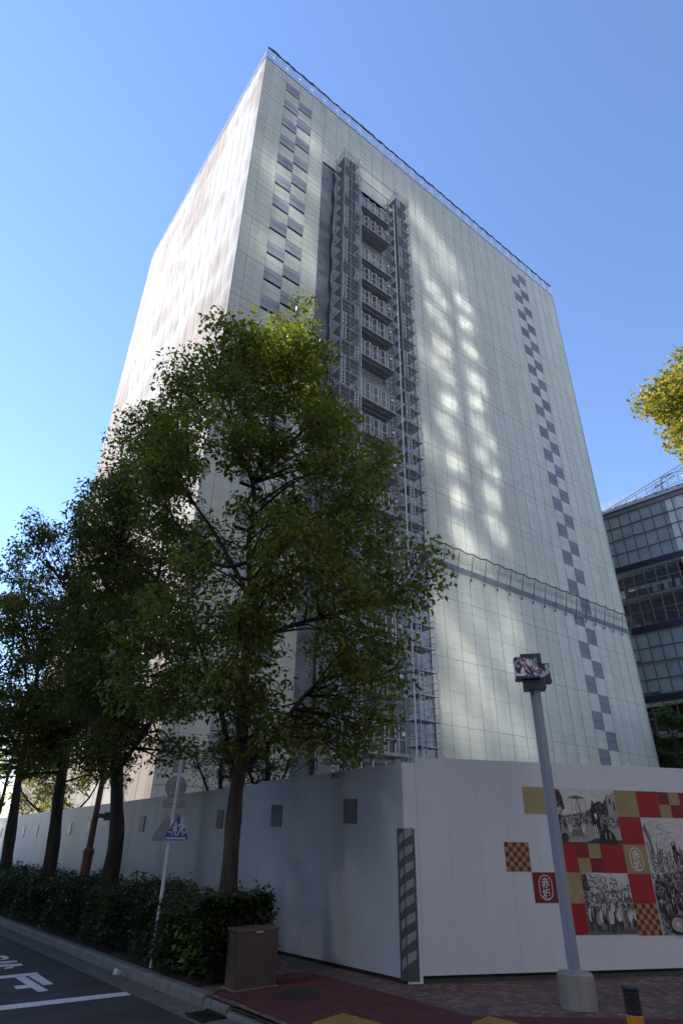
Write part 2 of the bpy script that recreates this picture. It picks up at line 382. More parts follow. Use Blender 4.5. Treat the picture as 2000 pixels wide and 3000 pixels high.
# ---- mural
RED = mat('print_red', (.36, .018, .022), .5, .1, 3, 0); RED2 = mat('print_dark_red', (.22, .012, .022), .5, .08, 3, 0)
GOLD = mat('print_gold', (.33, .27, .13), .5, .06, 3, 0); WHT = mat('print_white', (.7, .7, .74), .5, .03, 3, 0)
def patmat(name, c1, c2, kind, sc):
    m = bpy.data.materials.new(name); m.use_nodes = True; t = m.node_tree; b = t.nodes['Principled BSDF']; b.inputs['Roughness'].default_value = .5
    tc = N(t, 'ShaderNodeTexCoord'); mp = N(t, 'ShaderNodeMapping'); mp.inputs['Rotation'].default_value = (0, 0, -aR)
    t.links.new(tc.outputs['Object'], mp.inputs[0])
    if kind == 'weave':
        w1 = N(t, 'ShaderNodeTexWave', wave_type='BANDS', bands_direction='DIAGONAL'); w1.inputs['Scale'].default_value = sc; w1.inputs['Distortion'].default_value = 0
        m2_ = N(t, 'ShaderNodeMapping'); m2_.inputs['Scale'].default_value = (-1, 1, 1); t.links.new(mp.outputs[0], m2_.inputs[0]); t.links.new(mp.outputs[0], w1.inputs[0])
        w2 = N(t, 'ShaderNodeTexWave', wave_type='BANDS', bands_direction='DIAGONAL'); w2.inputs['Scale'].default_value = sc; t.links.new(m2_.outputs[0], w2.inputs[0])
        mm = N(t, 'ShaderNodeMath', operation='MAXIMUM'); t.links.new(w1.outputs['Fac'], mm.inputs[0]); t.links.new(w2.outputs['Fac'], mm.inputs[1]); f = mm.outputs[0]
    elif kind == 'rings':
        v = N(t, 'ShaderNodeTexVoronoi'); v.inputs['Scale'].default_value = sc; v.inputs['Randomness'].default_value = 0; t.links.new(mp.outputs[0], v.inputs[0])
        mm = N(t, 'ShaderNodeMath', operation='PINGPONG'); mm.inputs[1].default_value = .12; t.links.new(v.outputs['Distance'], mm.inputs[0])
        mm2 = N(t, 'ShaderNodeMath', operation='MULTIPLY'); mm2.inputs[1].default_value = 8; t.links.new(mm.outputs[0], mm2.inputs[0]); f = mm2.outputs[0]
    else:
        n = N(t, 'ShaderNodeTexNoise'); n.inputs['Scale'].default_value = sc; n.inputs['Detail'].default_value = 3; t.links.new(mp.outputs[0], n.inputs[0]); f = n.outputs['Fac']
    cr = N(t, 'ShaderNodeValToRGB'); cr.color_ramp.elements[0].position = .45; cr.color_ramp.elements[1].position = .62
    cr.color_ramp.elements[0].color = (*c1, 1); cr.color_ramp.elements[1].color = (*c2, 1)
    t.links.new(f, cr.inputs[0]); t.links.new(cr.outputs[0], b.inputs['Base Color']); MATS[name] = m; return m
GW = patmat('print_gold_weave', (.33, .27, .13), (.40, .34, .17), 'weave', 22)
RWV = patmat('print_red_waves', (.38, .02, .022), (.30, .015, .02), 'rings', 22)
GC = patmat('print_gold_cloud', (.33, .27, .13), (.39, .33, .17), 'noise', 9)
RFL = patmat('print_red_floral', (.38, .02, .022), (.33, .017, .02), 'weave', 30)
def patch(name, x0, x1, z0, z1, m, y=.004, par=None):
    b = MB(); b.box(RF, x0, x1, .0025, y, z0, z1); return b.build(name, m, par or t)
patch('printed_square', 1.887, 2.289, 2.184, 2.595, GW)
def checker(x0, x1, z0, z1, n):
    r_ = MB(); g_ = MB()
    for i in range(n):
        for j in range(n):
            (r_ if (i+j) % 2 else g_).box(RF, x0+(x1-x0)*i/n, x0+(x1-x0)*(i+1)/n, .0025, .004, z0+(z1-z0)*j/n, z0+(z1-z0)*(j+1)/n)
    a = g_.build('printed_checker', GOLD, t); r_.build('red_squares', RED2, a)
checker(1.455, 1.883, 1.365, 1.771, 6); checker(3.604, 4.04, .511, .927, 6)
rl = patch('printed_square', 1.884, 2.286, .949, 1.356, RED2)
patch('printed_square', 3.63, 4.062, 2.174, 2.585, GOLD)
patch('printed_square', 4.064, 4.49, 2.174, 2.585, RWV); 
patch('printed_square', 4.494, 4.716, 2.379, 2.58, RED2); patch('printed_square', 4.494, 4.716, 2.174, 2.377, GOLD)
patch('printed_square', 4.718, 4.93, 2.174, 2.377, RED2); patch('printed_square', 4.718, 4.93, 2.379, 2.58, GOLD)
patch('printed_square', 4.932, 5.36, 2.174, 2.58, RED2); patch('printed_square', 5.362, 5.79, 2.174, 2.58, RWV)
for q in ((4.93, 5.0, 2.45, 2.50), (4.975, 5.03, 2.40, 2.448), (4.975, 5.03, 2.502, 2.55)): patch('printed_square', *q, RED2, y=.0055)
patch('printed_square', 3.622, 4.058, 1.76, 2.172, RFL)
patch('printed_square', 2.443, 2.735, 1.356, 1.765, RED); patch('printed_square', 2.737, 2.96, 1.56, 1.765, RED2); patch('printed_square', 2.962, 3.182, 1.56, 1.763, GOLD)
patch('printed_square', 2.737, 2.96, 1.356, 1.558, GOLD); patch('printed_square', 2.962, 3.182, 1.356, 1.558, RED2); patch('printed_square', 3.184, 3.614, 1.35, 1.762, RFL)
gl2 = patch('printed_square', 3.616, 4.05, 1.342, 1.758, GOLD)
patch('printed_square', 2.441, 2.743, .943, 1.354, GC); patch('printed_square', 2.441, 2.743, .532, .941, RED); patch('printed_square', 3.608, 4.043, .929, 1.340, RED)
def emblem(cx, cz, par):
    b = MB(); hw, hh, th = .118, .172, .013
    n = 40; P1 = []; P2 = []
    for i in range(n):
        t_ = 2*math.pi*i/n; c, s_ = math.cos(t_), math.sin(t_)
        sz = (hh-hw)*(1 if s_ >= 0 else -1)
        P1.append((cx+hw*c, cz+sz+hw*s_)); P2.append((cx+(hw-th)*c, cz+sz+(hw-th)*s_))
    for i in range(n):
        j = (i+1) % n
        b.quad(RF.p(P1[i][0], .006, P1[i][1]), RF.p(P1[j][0], .006, P1[j][1]), RF.p(P2[j][0], .006, P2[j][1]), RF.p(P2[i][0], .006, P2[i][1]))
    for ch, dz in (('\u8d64', .008), ('\u5742', -.142)):
        cu = bpy.data.curves.new('lettering', 'FONT'); cu.body = ch; cu.size = .15; cu.align_x = 'CENTER'; cu.offset = .0022
        to = bpy.data.objects.new('tmp', cu); COL.objects.link(to)
        dg = bpy.context.evaluated_depsgraph_get(); me = bpy.data.meshes.new_from_object(to.evaluated_get(dg))
        n0 = len(b.v)
        for v in me.vertices: b.v.append(tuple(RF.p(cx+v.co.x, .006, cz+dz+v.co.y)))
        for p in me.polygons: b.f.append(tuple(n0+k for k in p.vertices))
        bpy.data.objects.remove(to); bpy.data.curves.remove(cu); bpy.data.meshes.remove(me)
    b.build('emblem', WHT, par)
emblem(2.097, 1.153, rl); emblem(3.83, 1.548, gl2)
# monochrome photographs of street festivals, printed flat in layers 1 mm apart
GR = [mat('print_grey_%s' % nme, (c, c, c*1.04), .5, .12, 14, 0) for nme, c in (('black', .018), ('dark', .06), ('mid', .16), ('light', .34), ('pale', .6))]
def speckle(name, sc, lo, hi, pos):
    m = bpy.data.materials.new(name); m.use_nodes = True; t_ = m.node_tree; b = t_.nodes['Principled BSDF']; b.inputs['Roughness'].default_value = .5
    tc = N(t_, 'ShaderNodeTexCoord'); v = N(t_, 'ShaderNodeTexVoronoi'); v.inputs['Scale'].default_value = sc; t_.links.new(tc.outputs['Object'], v.inputs[0])
    n = N(t_, 'ShaderNodeTexNoise'); n.inputs['Scale'].default_value = sc*.6; n.inputs['Detail'].default_value = 6; t_.links.new(tc.outputs['Object'], n.inputs[0])
    mm = N(t_, 'ShaderNodeMath', operation='MULTIPLY'); t_.links.new(v.outputs['Distance'], mm.inputs[0]); t_.links.new(n.outputs['Fac'], mm.inputs[1])
    cr = N(t_, 'ShaderNodeValToRGB'); cr.color_ramp.elements[0].position = pos; cr.color_ramp.elements[1].position = pos+.1
    cr.color_ramp.elements[0].color = (lo, lo, lo, 1); cr.color_ramp.elements[1].color = (hi, hi, hi*1.03, 1)
    t_.links.new(mm.outputs[0], cr.inputs[0]); t_.links.new(cr.outputs[0], b.inputs['Base Color']); return m
SPK = speckle('print_crowd_texture', 45, .035, .36, .2); SPT = speckle('print_foliage_texture', 30, .025, .12, .25); SPW = speckle('print_bright_texture', 38, .07, .55, .17)
class Photo:
    def __init__(s, x0, x1, z0, z1):
        s.b = MB(); s.mi = []; s.x0, s.x1, s.z0, s.z1 = x0, x1, z0, z1; s.y = .003
        s.m = GR + [SPK, SPT, SPW]
    def poly(s, pts, mi, lift=None):
        s.y += .00006
        pts = [(min(max(x, 0), 1), min(max(z, 0), 1)) for x, z in pts]
        s.b.quad(*[RF.p(s.x0+(s.x1-s.x0)*x, s.y, s.z0+(s.z1-s.z0)*z) for x, z in pts]); s.mi.append(mi)
    def ell(s, cx, cz, rx, rz, mi, n=8):
        s.poly([(cx+rx*math.cos(2*math.pi*i/n), cz+rz*math.sin(2*math.pi*i/n)) for i in range(n)], mi)
    def person(s, cx, z0, h, body, head=0, face=3, legs=True):
        w = h*.16*(s.z1-s.z0)/(s.x1-s.x0)
        if legs: s.poly([(cx-w*.5, z0), (cx-w*.1, z0), (cx, z0+h*.4), (cx+w*.15, z0), (cx+w*.42, z0), (cx+w*.5, z0+h*.42), (cx-w*.4, z0+h*.42)], 2 if body < 3 else (1 if cx*97 % 2 < 1 else 3))
        s.poly([(cx-w*.6, z0+h*.32), (cx+w*.55, z0+h*.32), (cx+w*.9, z0+h*.6), (cx+w*.55, z0+h*.82), (cx-w*.55, z0+h*.82), (cx-w*.9, z0+h*.6)], body)
        s.poly([(cx-w*.1, z0+h*.82), (cx+w*.15, z0+h*.82), (cx+w*.05, z0+h*.5)], 4 if body < 2 else 1)
        s.ell(cx, z0+h*.91, w*.42, h*.095, head); s.ell(cx+w*.05, z0+h*.885, w*.3, h*.07, face)
    def done(s):
        o = s.b.build('printed_photograph', s.m, t); o.data.polygons.foreach_set('material_index', s.mi); o.data.update(); return o
ph = Photo(2.445, 3.622, 1.765, 2.588)
ph.poly([(0, 0), (1, 0), (1, 1), (0, 1)], 4); ph.poly([(0, 0), (1, 0), (1, .36), (0, .40)], 3)
ph.poly([(0, .33), (.5, .36), (1, .30), (1, .62), (.8, .72), (.62, .66), (.45, .56), (.15, .5), (0, .5)], 5)
ph.poly([(.56, .6), (.66, .74), (.74, .78), (.8, .74), (.88, .9), (.93, .86), (.93, .55), (.6, .5)], 6)
ph.poly([(.86, .5), (.86, .86), (.93, .9), (1, .96), (1, .45)], 3); ph.poly([(.9, .72), (.9, .82), (.93, .83), (.93, .72)], 0); ph.poly([(.96, .6), (.96, .76), (.99, .77), (.99, .6)], 1)
ph.poly([(0, .12), (.06, .2), (.07, .45), (.1, .55), (.16, .62), (.15, .82), (.11, .97), (.0, 1), (0, .3)], 6); ph.poly([(0, 0), (.05, .14), (.035, .9), (0, .95)], 0)
ph.poly([(.03, .52), (.1, .5), (.13, .6), (.09, .68), (.04, .64)], 7)
ph.poly([(0, .02), (.45, .03), (.6, .1), (1, .06), (1, 0), (0, 0)], 1); ph.poly([(.2, .12), (.42, .13), (.45, .26), (.22, .24)], 2)
for x in (.28, .34, .42, .5): ph.poly([(x, .5), (x+.006, .5), (x+.006, .82-x*.15), (x, .82-x*.15)], 1)
ph.poly([(.22, .825), (.28, .85), (.37, .875), (.46, .85), (.52, .82), (.37, .80)], 2); ph.poly([(.36, .86), (.375, .86), (.42, .5), (.405, .5)], 1)
for i in range(34): ph.person(random.uniform(.12, .97), random.uniform(.27, .36), random.uniform(.09, .14), random.choice((3, 4, 4, 1, 0)), random.choice((0, 1)))
ph.person(.2, .1, .3, 4, 2); ph.person(.41, .09, .32, 4, 2); ph.person(.13, .23, .22, 0, 0)
ph.poly([(.56, .32), (.58, .66), (.6, .72), (.645, .72), (.66, .6), (.7, .42), (.69, .3), (.6, .28)], 0); ph.ell(.62, .75, .018, .035, 1)
ph.poly([(.61, .52), (.64, .56), (.66, .5), (.64, .42)], 4)
for x in (.58, .61, .655, .68): ph.poly([(x, .34), (x+.018, .34), (x+.012, .12), (x+.002, .12)], 4 if x < .62 else 0)
ph.ell(.1, .1, .06, .09, 0); ph.ell(.11, .07, .03, .06, 2); ph.ell(.11, .07, .024, .048, 0)
ph.poly([(.64, 0), (.66, .14), (.7, .24), (.74, .27), (.73, .32), (.8, .32), (.8, .27), (.85, .22), (.9, .12), (.93, 0)], 0); ph.ell(.77, .33, .035, .06, 0); ph.ell(.765, .37, .048, .02, 2)
for x in (.74, .81): ph.poly([(x, .08), (x+.018, .08), (x+.018, .2), (x, .2)], 3)
ph.done()
ph = Photo(2.748, 3.60, .529, 1.344)
ph.poly([(0, 0), (1, 0), (1, 1), (0, 1)], 4); ph.poly([(0, 0), (1, 0), (1, .32), (0, .32)], 2)
ph.poly([(0, .4), (0, 1), (.22, 1), (.24, .95), (.4, 1), (.52, .92), (.56, .7), (.56, .4)], 7); ph.poly([(0, .5), (0, .98), (.1, 1), (.14, .8), (.15, .5)], 6)
ph.poly([(.56, .5), (.57, .9), (.66, .96), (.78, .88), (.9, .78), (1, .82), (1, .45)], 7); ph.poly([(.76, .7), (.78, .94), (.81, .94), (.8, .7)], 4)
ph.poly([(0, .25), (1, .25), (1, .68), (.6, .72), (.3, .66), (0, .72)], 5)
for k in range(3):
    for i in range(22): ph.person(random.uniform(.02, .98), .52-.13*k+random.uniform(-.04, .02), .2+.05*k, random.choice((4, 4, 3, 4, 1, 2, 0)), 0)
for i in range(26): ph.person(random.uniform(.02, .98), random.uniform(.12, .2), random.uniform(.26, .36), random.choice((4, 3, 2, 1, 4, 0)), 0, random.choice((3, 4)))
for i in range(13): ph.person(.05+i*.075+random.uniform(-.025, .025), .04+random.uniform(-.015, .05), random.uniform(.28, .44), (4, 1, 3, 4, 0, 2, 4, 1, 4, 3, 2, 4, 0)[i], 0, 3)
ph.done()
ph = Photo(4.06, 5.6, .51, 2.168)
ph.poly([(0, 0), (1, 0), (1, 1), (0, 1)], 4)
for i in range(26):
    x, z = random.uniform(.0, .3), random.uniform(.55, .98); a = random.uniform(-.5, 1.2); l = random.uniform(.05, .2)
    ph.poly([(x, z), (x+l*math.cos(a), z+l*math.sin(a)), (x+l*math.cos(a), z+l*math.sin(a)+.006)], random.choice((2, 3)))
ph.poly([(.0, .9), (.05, .78), (.07, .6), (.1, .6), (.08, .8), (.04, .95)], 2)
ph.poly([(0, .3), (.03, .64), (.08, .66), (.2, .72), (.4, .62), (.55, .7), (.7, .6), (1, .66), (1, .3)], 7); ph.poly([(0, 0), (0, .42), (.2, .5), (.45, .55), (.7, .5), (1, .56), (1, 0)], 5)
for i in range(38):
    x = random.uniform(.02, .98); z = random.uniform(.5, .64); h = random.uniform(.04, .2)
    ph.poly([(x, z), (x+.008, z), (x+.01, z+h), (x-.002, z+h)], random.choice((0, 1, 2)))
ph.poly([(.36, .66), (.345, .73), (.36, .78), (.365, .72), (.41, .665)], 0)
for k in range(8):
    for i in range(20): ph.person(random.uniform(.01, .99)+.002*k, .44-.052*k+random.uniform(-.02, .02), .09+.012*k, random.choice((0, 0, 1, 0, 2)), random.choice((0, 2)), random.choice((3, 4)), legs=False)
ph.ell(.19, .08, .1, .075, 0, 16); ph.ell(.18, .085, .085, .06, 3, 16); ph.ell(.18, .085, .03, .02, 4, 10)
ph.done()

# ------------------------------------------------------------------ the wrapped high-rise
def sheetmat(name, col, col2, gloss, bumpd=.09, line=True, tint=None):
    m = bpy.data.materials.new(name); m.use_nodes = True; t = m.node_tree; b = t.nodes['Principled BSDF']
    uv = N(t, 'ShaderNodeUVMap'); uv.uv_map = 'cells'
    fl = N(t, 'ShaderNodeVectorMath', operation='FLOOR'); t.links.new(uv.outputs[0], fl.inputs[0])
    wn = N(t, 'ShaderNodeTexWhiteNoise', noise_dimensions='2D'); t.links.new(fl.outputs[0], wn.inputs['Vector'])
    # whole sheets of 1 x 4 rows share a tone too
    sc = N(t, 'ShaderNodeVectorMath', operation='MULTIPLY'); sc.inputs[1].default_value = (1, .1667, 1); t.links.new(uv.outputs[0], sc.inputs[0])
    fl2 = N(t, 'ShaderNodeVectorMath', operation='FLOOR'); t.links.new(sc.outputs[0], fl2.inputs[0])
    wn2 = N(t, 'ShaderNodeTexWhiteNoise', noise_dimensions='2D'); t.links.new(fl2.outputs[0], wn2.inputs['Vector'])
    av = N(t, 'ShaderNodeMath', operation='MULTIPLY_ADD'); av.inputs[1].default_value = .45; t.links.new(wn.outputs['Value'], av.inputs[0])
    hf = N(t, 'ShaderNodeMath', operation='MULTIPLY'); hf.inputs[1].default_value = .55; t.links.new(wn2.outputs['Value'], hf.inputs[0]); t.links.new(hf.outputs[0], av.inputs[2])
    cr = N(t, 'ShaderNodeValToRGB'); cr.color_ramp.elements[0].color = (*col, 1); cr.color_ramp.elements[1].color = (*col2, 1); t.links.new(av.outputs[0], cr.inputs[0])
    tc = N(t, 'ShaderNodeTexCoord')
    n = N(t, 'ShaderNodeTexNoise'); n.inputs['Scale'].default_value = 1.4; n.inputs['Detail'].default_value = 10; n.inputs['Roughness'].default_value = .75; t.links.new(tc.outputs['Object'], n.inputs[0])
    c2 = N(t, 'ShaderNodeValToRGB'); c2.color_ramp.elements[0].position = .66; c2.color_ramp.elements[0].color = (1, 1, 1, 1); c2.color_ramp.elements[1].position = .78; c2.color_ramp.elements[1].color = (.6, .58, .56, 1)
    t.links.new(n.outputs['Fac'], c2.inputs[0])
    mx = N(t, 'ShaderNodeMixRGB', blend_type='MULTIPLY'); mx.inputs[0].default_value = 1; t.links.new(cr.outputs[0], mx.inputs[1]); t.links.new(c2.outputs[0], mx.inputs[2])
    t.links.new(mx.outputs[0], b.inputs['Base Color']); b.inputs['Roughness'].default_value = gloss; b.inputs['Specular IOR Level'].default_value = .4
    n4 = N(t, 'ShaderNodeTexNoise'); n4.inputs['Scale'].default_value = 3.1; n4.inputs['Detail'].default_value = 3; t.links.new(tc.outputs['Object'], n4.inputs[0])
    c4 = N(t, 'ShaderNodeValToRGB'); c4.color_ramp.elements[0].position = .735; c4.color_ramp.elements[0].color = (1, 1, 1, 1); c4.color_ramp.elements[1].position = .75; c4.color_ramp.elements[1].color = (.45, .44, .42, 1); t.links.new(n4.outputs['Fac'], c4.inputs[0])
    mp5 = N(t, 'ShaderNodeMapping'); mp5.inputs['Scale'].default_value = (1.1, 1.1, .07); t.links.new(tc.outputs['Object'], mp5.inputs[0])
    n5 = N(t, 'ShaderNodeTexNoise'); n5.inputs['Scale'].default_value = 1.0; n5.inputs['Detail'].default_value = 8; n5.inputs['Roughness'].default_value = .7; t.links.new(mp5.outputs[0], n5.inputs[0])
    c5 = N(t, 'ShaderNodeValToRGB'); c5.color_ramp.elements[0].position = .35; c5.color_ramp.elements[0].color = (.86, .85, .82, 1); c5.color_ramp.elements[1].position = .6; c5.color_ramp.elements[1].color = (1, 1, 1, 1); t.links.new(n5.outputs['Fac'], c5.inputs[0])
    ccs = [c4, c5]
    if tint:
        mp6 = N(t, 'ShaderNodeMapping'); mp6.inputs['Scale'].default_value = (.07, .07, .055); mp6.inputs['Location'].default_value = (3.1, .4, .7); t.links.new(tc.outputs['Object'], mp6.inputs[0])
        n6 = N(t, 'ShaderNodeTexNoise'); n6.inputs['Scale'].default_value = 1.6; n6.inputs['Detail'].default_value = 3; n6.inputs['Distortion'].default_value = .6; t.links.new(mp6.outputs[0], n6.inputs[0])
        c6 = N(t, 'ShaderNodeValToRGB'); c6.color_ramp.elements[0].position = .50; c6.color_ramp.elements[0].color = (1, 1, 1, 1); c6.color_ramp.elements[1].position = .56; c6.color_ramp.elements[1].color = (*tint, 1); t.links.new(n6.outputs['Fac'], c6.inputs[0]); ccs.append(c6)
    for cc in ccs:
        my = N(t, 'ShaderNodeMixRGB', blend_type='MULTIPLY'); my.inputs[0].default_value = 1; t.links.new(b.inputs['Base Color'].links[0].from_socket, my.inputs[1]); t.links.new(cc.outputs[0], my.inputs[2]); t.links.new(my.outputs[0], b.inputs['Base Color'])
    n2 = N(t, 'ShaderNodeTexNoise'); n2.inputs['Scale'].default_value = .7; n2.inputs['Detail'].default_value = 6; n2.inputs['Distortion'].default_value = 1.2; t.links.new(tc.outputs['Object'], n2.inputs[0])
    bp = N(t, 'ShaderNodeBump'); bp.inputs['Strength'].default_value = .6; bp.inputs['Distance'].default_value = bumpd
    t.links.new(n2.outputs['Fac'], bp.inputs['Height']); t.links.new(bp.outputs[0], b.inputs['Normal'])
    MATS[name] = m; return m
shR = sheetmat('cream_sheeting', (.62, .605, .495), (.71, .695, .595), .5)
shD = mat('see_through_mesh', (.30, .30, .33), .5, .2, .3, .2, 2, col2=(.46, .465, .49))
shB = mat('dark_blue_sheeting', (.15, .155, .175), .5, .3, .8, .3, 3, col2=(.25, .255, .28))
shP = mat('grey_lilac_sheeting', (.48, .48, .50), .5, .2, .8, .5, 2, col2=(.62, .62, .64))
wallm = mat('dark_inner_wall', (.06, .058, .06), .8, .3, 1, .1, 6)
steel = mat('galvanised_tube', (.50, .50, .50), .42, .15, 4, .05, 40, metal=.55); steelD = mat('weathered_tube', (.23, .23, .235), .5, .2, 4, .05, 40, metal=.4)
white = mat('white_painted_steel', (.78, .78, .77), .45, .06, 4, .05, 30)
WB = thing('wrapped_high_rise', 'tall high-rise wrapped in cream construction sheeting filling the middle of the view', 'building', K)
ZT = 77.6; NC = 29.65
def zrow(k): return 8.9+.86*k
cols = [0]+[.55+i for i in range(0, 30) if .55+i < NC]+[NC]
rows = [0.0]+[zrow(k) for k in range(-10, 80)]+[ZT]
darks = []
for c, t0 in ((1, 76.26), (2, 74.54)):
    z = t0
    while z > 6: darks.append((cols[c+1], cols[c+2], z-1.72, z)); z -= 3.44
for c, t0 in ((23, 74.26), (24, 75.98)):
    z = t0
    while z > 5: darks.append((c+.55, c+1.55, z-1.72, z)); z -= 3.44
def is_dark(u, z):
    return any(a-.01 < u < b-.01 and c < z < d for a, b, c, d in darks)
fb = MB(); fb.uv = []
for i in range(len(cols)-1):
    for j in range(len(rows)-1):
        a, b2, z0, z1 = cols[i], cols[i+1], rows[j], rows[j+1]; um, zm = (a+b2)/2, (z0+z1)/2
        if (4.6 < um < 11.5) and zm < 66.4: continue
        if is_dark(um, zm): continue
        d = [random.uniform(0, .014) for _ in range(4)]; g = .006
        fb.quad(FF.p(a*CW+g, d[0], z0+g), FF.p(b2*CW-g, d[1], z0+g), FF.p(b2*CW-g, d[2], z1-g), FF.p(a*CW+g, d[3], z1-g))
        for uu, vv in ((i+.01, j+.01), (i+.99, j+.01), (i+.99, j+.99), (i+.01, j+.99)): fb.uv.append((uu, vv))
fb.build('sheeting', shR, WB)
# strip closing behind the mid-height band
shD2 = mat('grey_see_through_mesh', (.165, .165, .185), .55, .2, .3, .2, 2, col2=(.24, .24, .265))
for a, b2, z0, z1 in darks:
    b = MB(); zm = (z0+z1)/2
    b.quad(*[FF.p(x, random.uniform(-.01, .006), z) for x, z in ((a*CW+.02, z0+.02), (b2*CW-.02, z0+.02), (b2*CW-.02, zm-.03), (a*CW+.02, zm-.03))])
    b.quad(*[FF.p(x, random.uniform(-.01, .006), z) for x, z in ((a*CW+.02, zm+.03), (b2*CW-.02, zm+.03), (b2*CW-.02, z1-.02), (a*CW+.02, z1-.02))])
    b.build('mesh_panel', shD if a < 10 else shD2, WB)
# lacing lines where the sheets meet
lv = MB(); lh = MB(); lw = MB()
for c in cols[1:-1]:
    segs = [(1, ZT)] if not (4.6 < c < 11.4) else [(66.3, ZT)]
    for a, b2 in segs: lv.box(FF, c*CW-.014, c*CW+.014, .0, .03, a, b2)
for j, z in enumerate(rows[1:-1]):
    big = (j+2) % 6 == 0
    th = .018 if big else .008
    for a, b2 in ([(0, NC)] if z > 66.4 else [(0, 4.62), (11.4, NC)]):
        (lh if big or j % 2 else lw).box(FF, a*CW, b2*CW, .0, .02 if big else .015, z-th, z+th)
lv.build('vertical_lacing', mat('lacing_blue_grey', (.36, .37, .42), .6, .2, 2, 0), WB)
lh.build('dark_lacing', mat('lacing_dark', (.31, .31, .31), .6, .2, 2, 0), WB)
lw.build('pale_lacing', mat('lacing_pale', (.60, .60, .58), .6, .2, 2, 0), WB)
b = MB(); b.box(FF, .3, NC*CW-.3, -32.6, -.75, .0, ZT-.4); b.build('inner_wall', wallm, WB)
b = MB()
for q in range(19):
    z0 = 66.3-q*3.44; zz0 = max(0, z0-3.42)
    b.quad(FF.p(4.58*CW, -.03, z0), FF.p(4.58*CW, -.03, zz0), FF.p(5.5*CW, -.07, zz0), FF.p(5.5*CW, -.07, z0))
b.build('dark_sheeting', shB, WB)
b = MB()
b.quad(*[FF.p(x*CW, -.12, z) for x, z in ((5.5, 0), (7.3, 0), (7.3, 66.4), (5.5, 66.4))]); b.quad(*[FF.p(x*CW, -.12, z) for x, z in ((9.3, 0), (11.56, 0), (11.56, 66.4), (9.3, 66.4))])
b.quad(*[FF.p(x*CW, -.3, z) for x, z in ((7.2, 3), (9.4, 3), (9.4, 66.4), (7.2, 66.4))])
for z0, z1 in ((53.2+2.1, 57.7), (33.9+2.4, 39.0)): b.quad(*[FF.p(x*CW, -.1, z) for x, z in ((7.3, z0), (9.3, z0), (9.3, z1), (7.3, z1))])
b.build('lilac_sheeting', shP, WB)
# rolled dark net tied like a curtain down the left of the opening
rp = MB(); pts = []; rad = []
for k in range(230):
    z = 65.6-k*.27; pts.append(FF.p(5.42*CW+.06*math.sin(k*.37)+.04*math.sin(k*.11), .06, z)); rad.append(.10+.045*math.sin(k*.49)+random.uniform(0, .03))
rp.tube(pts, rad, 7); rp.build('rolled_net', mat('black_net', (.03, .03, .038), .8, .3, 6, .4, 20), WB)
# left face: fabric with real folds
ns_, nz_ = 120, 270; LW = 33.2
sv = np.linspace(0, LW, ns_+1); zv = np.linspace(0, ZT, nz_+1); SS, ZZ = np.meshgrid(sv, zv, indexing='ij')
def vnoise(a, b, seed):
    r = np.random.default_rng(seed).random((64, 64)); ia = np.floor(a).astype(int); ib = np.floor(b).astype(int); fa = a-ia; fb_ = b-ib
    fa = fa*fa*(3-2*fa); fb_ = fb_*fb_*(3-2*fb_); g = lambda i, j: r[i % 64, j % 64]
    return (g(ia, ib)*(1-fa)+g(ia+1, ib)*fa)*(1-fb_)+(g(ia, ib+1)*(1-fa)+g(ia+1, ib+1)*fa)*fb_
row = ZZ/5.16; fr_ = row-np.floor(row); bay = SS/1.8; fb2 = bay-np.floor(bay)
amp = (.03+.16*vnoise(np.floor(row)*3.7+.5, SS*.12, 3))*np.clip((LW-SS)/9, .15, 1)
D = amp*np.sin(np.pi*np.clip(fr_*1.15, 0, 1))**1.0*(.5+.5*vnoise(SS*.35+ZZ*.18, ZZ*.05, 5))
D += .025*np.sin(np.pi*fb2)*vnoise(np.floor(bay)+.5, ZZ*.2, 7) + .04*vnoise(SS*.9-ZZ*.5, ZZ*.16+SS*.1, 9) + .03*vnoise(SS*2.0-ZZ*1.7, ZZ*.35, 13) + .02*vnoise(SS*3.3+ZZ*1.1, ZZ*.7, 17)
D *= np.clip(SS/.8, 0, 1)*.9+.1
sb = MB(); sb.v = [tuple(SF.p(SS[i, j], D[i, j], ZZ[i, j])) for i in range(ns_+1) for j in range(nz_+1)]
sb.f = [(i*(nz_+1)+j, (i+1)*(nz_+1)+j, (i+1)*(nz_+1)+j+1, i*(nz_+1)+j+1) for i in range(ns_) for j in range(nz_)]
shL = sheetmat('white_fabric', (.56, .525, .475), (.72, .69, .63), .85, .03, True, (.80, .70, .67))
sb.uv = [(SS[q//(nz_+1), 0]/5.4+.35*math.floor(ZZ[0, q % (nz_+1)]/5.16+1e-6), ZZ[0, q % (nz_+1)]/5.16) for f_ in sb.f for q in f_]
sb.build('side_sheeting', shL, WB, smooth=True)
lb = MB()
for k in range(1, 19):
    s_ = k*1.8; i = min(ns_, int(round(s_/LW*ns_)))
    lb.tube([SF.p(SS[i, j], D[i, j]+.001, ZZ[i, j]) for j in range(0, nz_+1, 1)], .014, 4)
lb.build('side_lacing', mat('lacing_white', (.62, .59, .57), .6, .1, 2, 0), WB)
for x_, h_ in ((0, 79.6), (NC*CW, 78.9)): b = MB(); b.tube([FF.p(x_, .02, 0), FF.p(x_, .02, h_)], .05, 6); b.build('corner_pole', mat('pale_edge', (.6, .58, .56), .6, .1, 3, 0), WB)
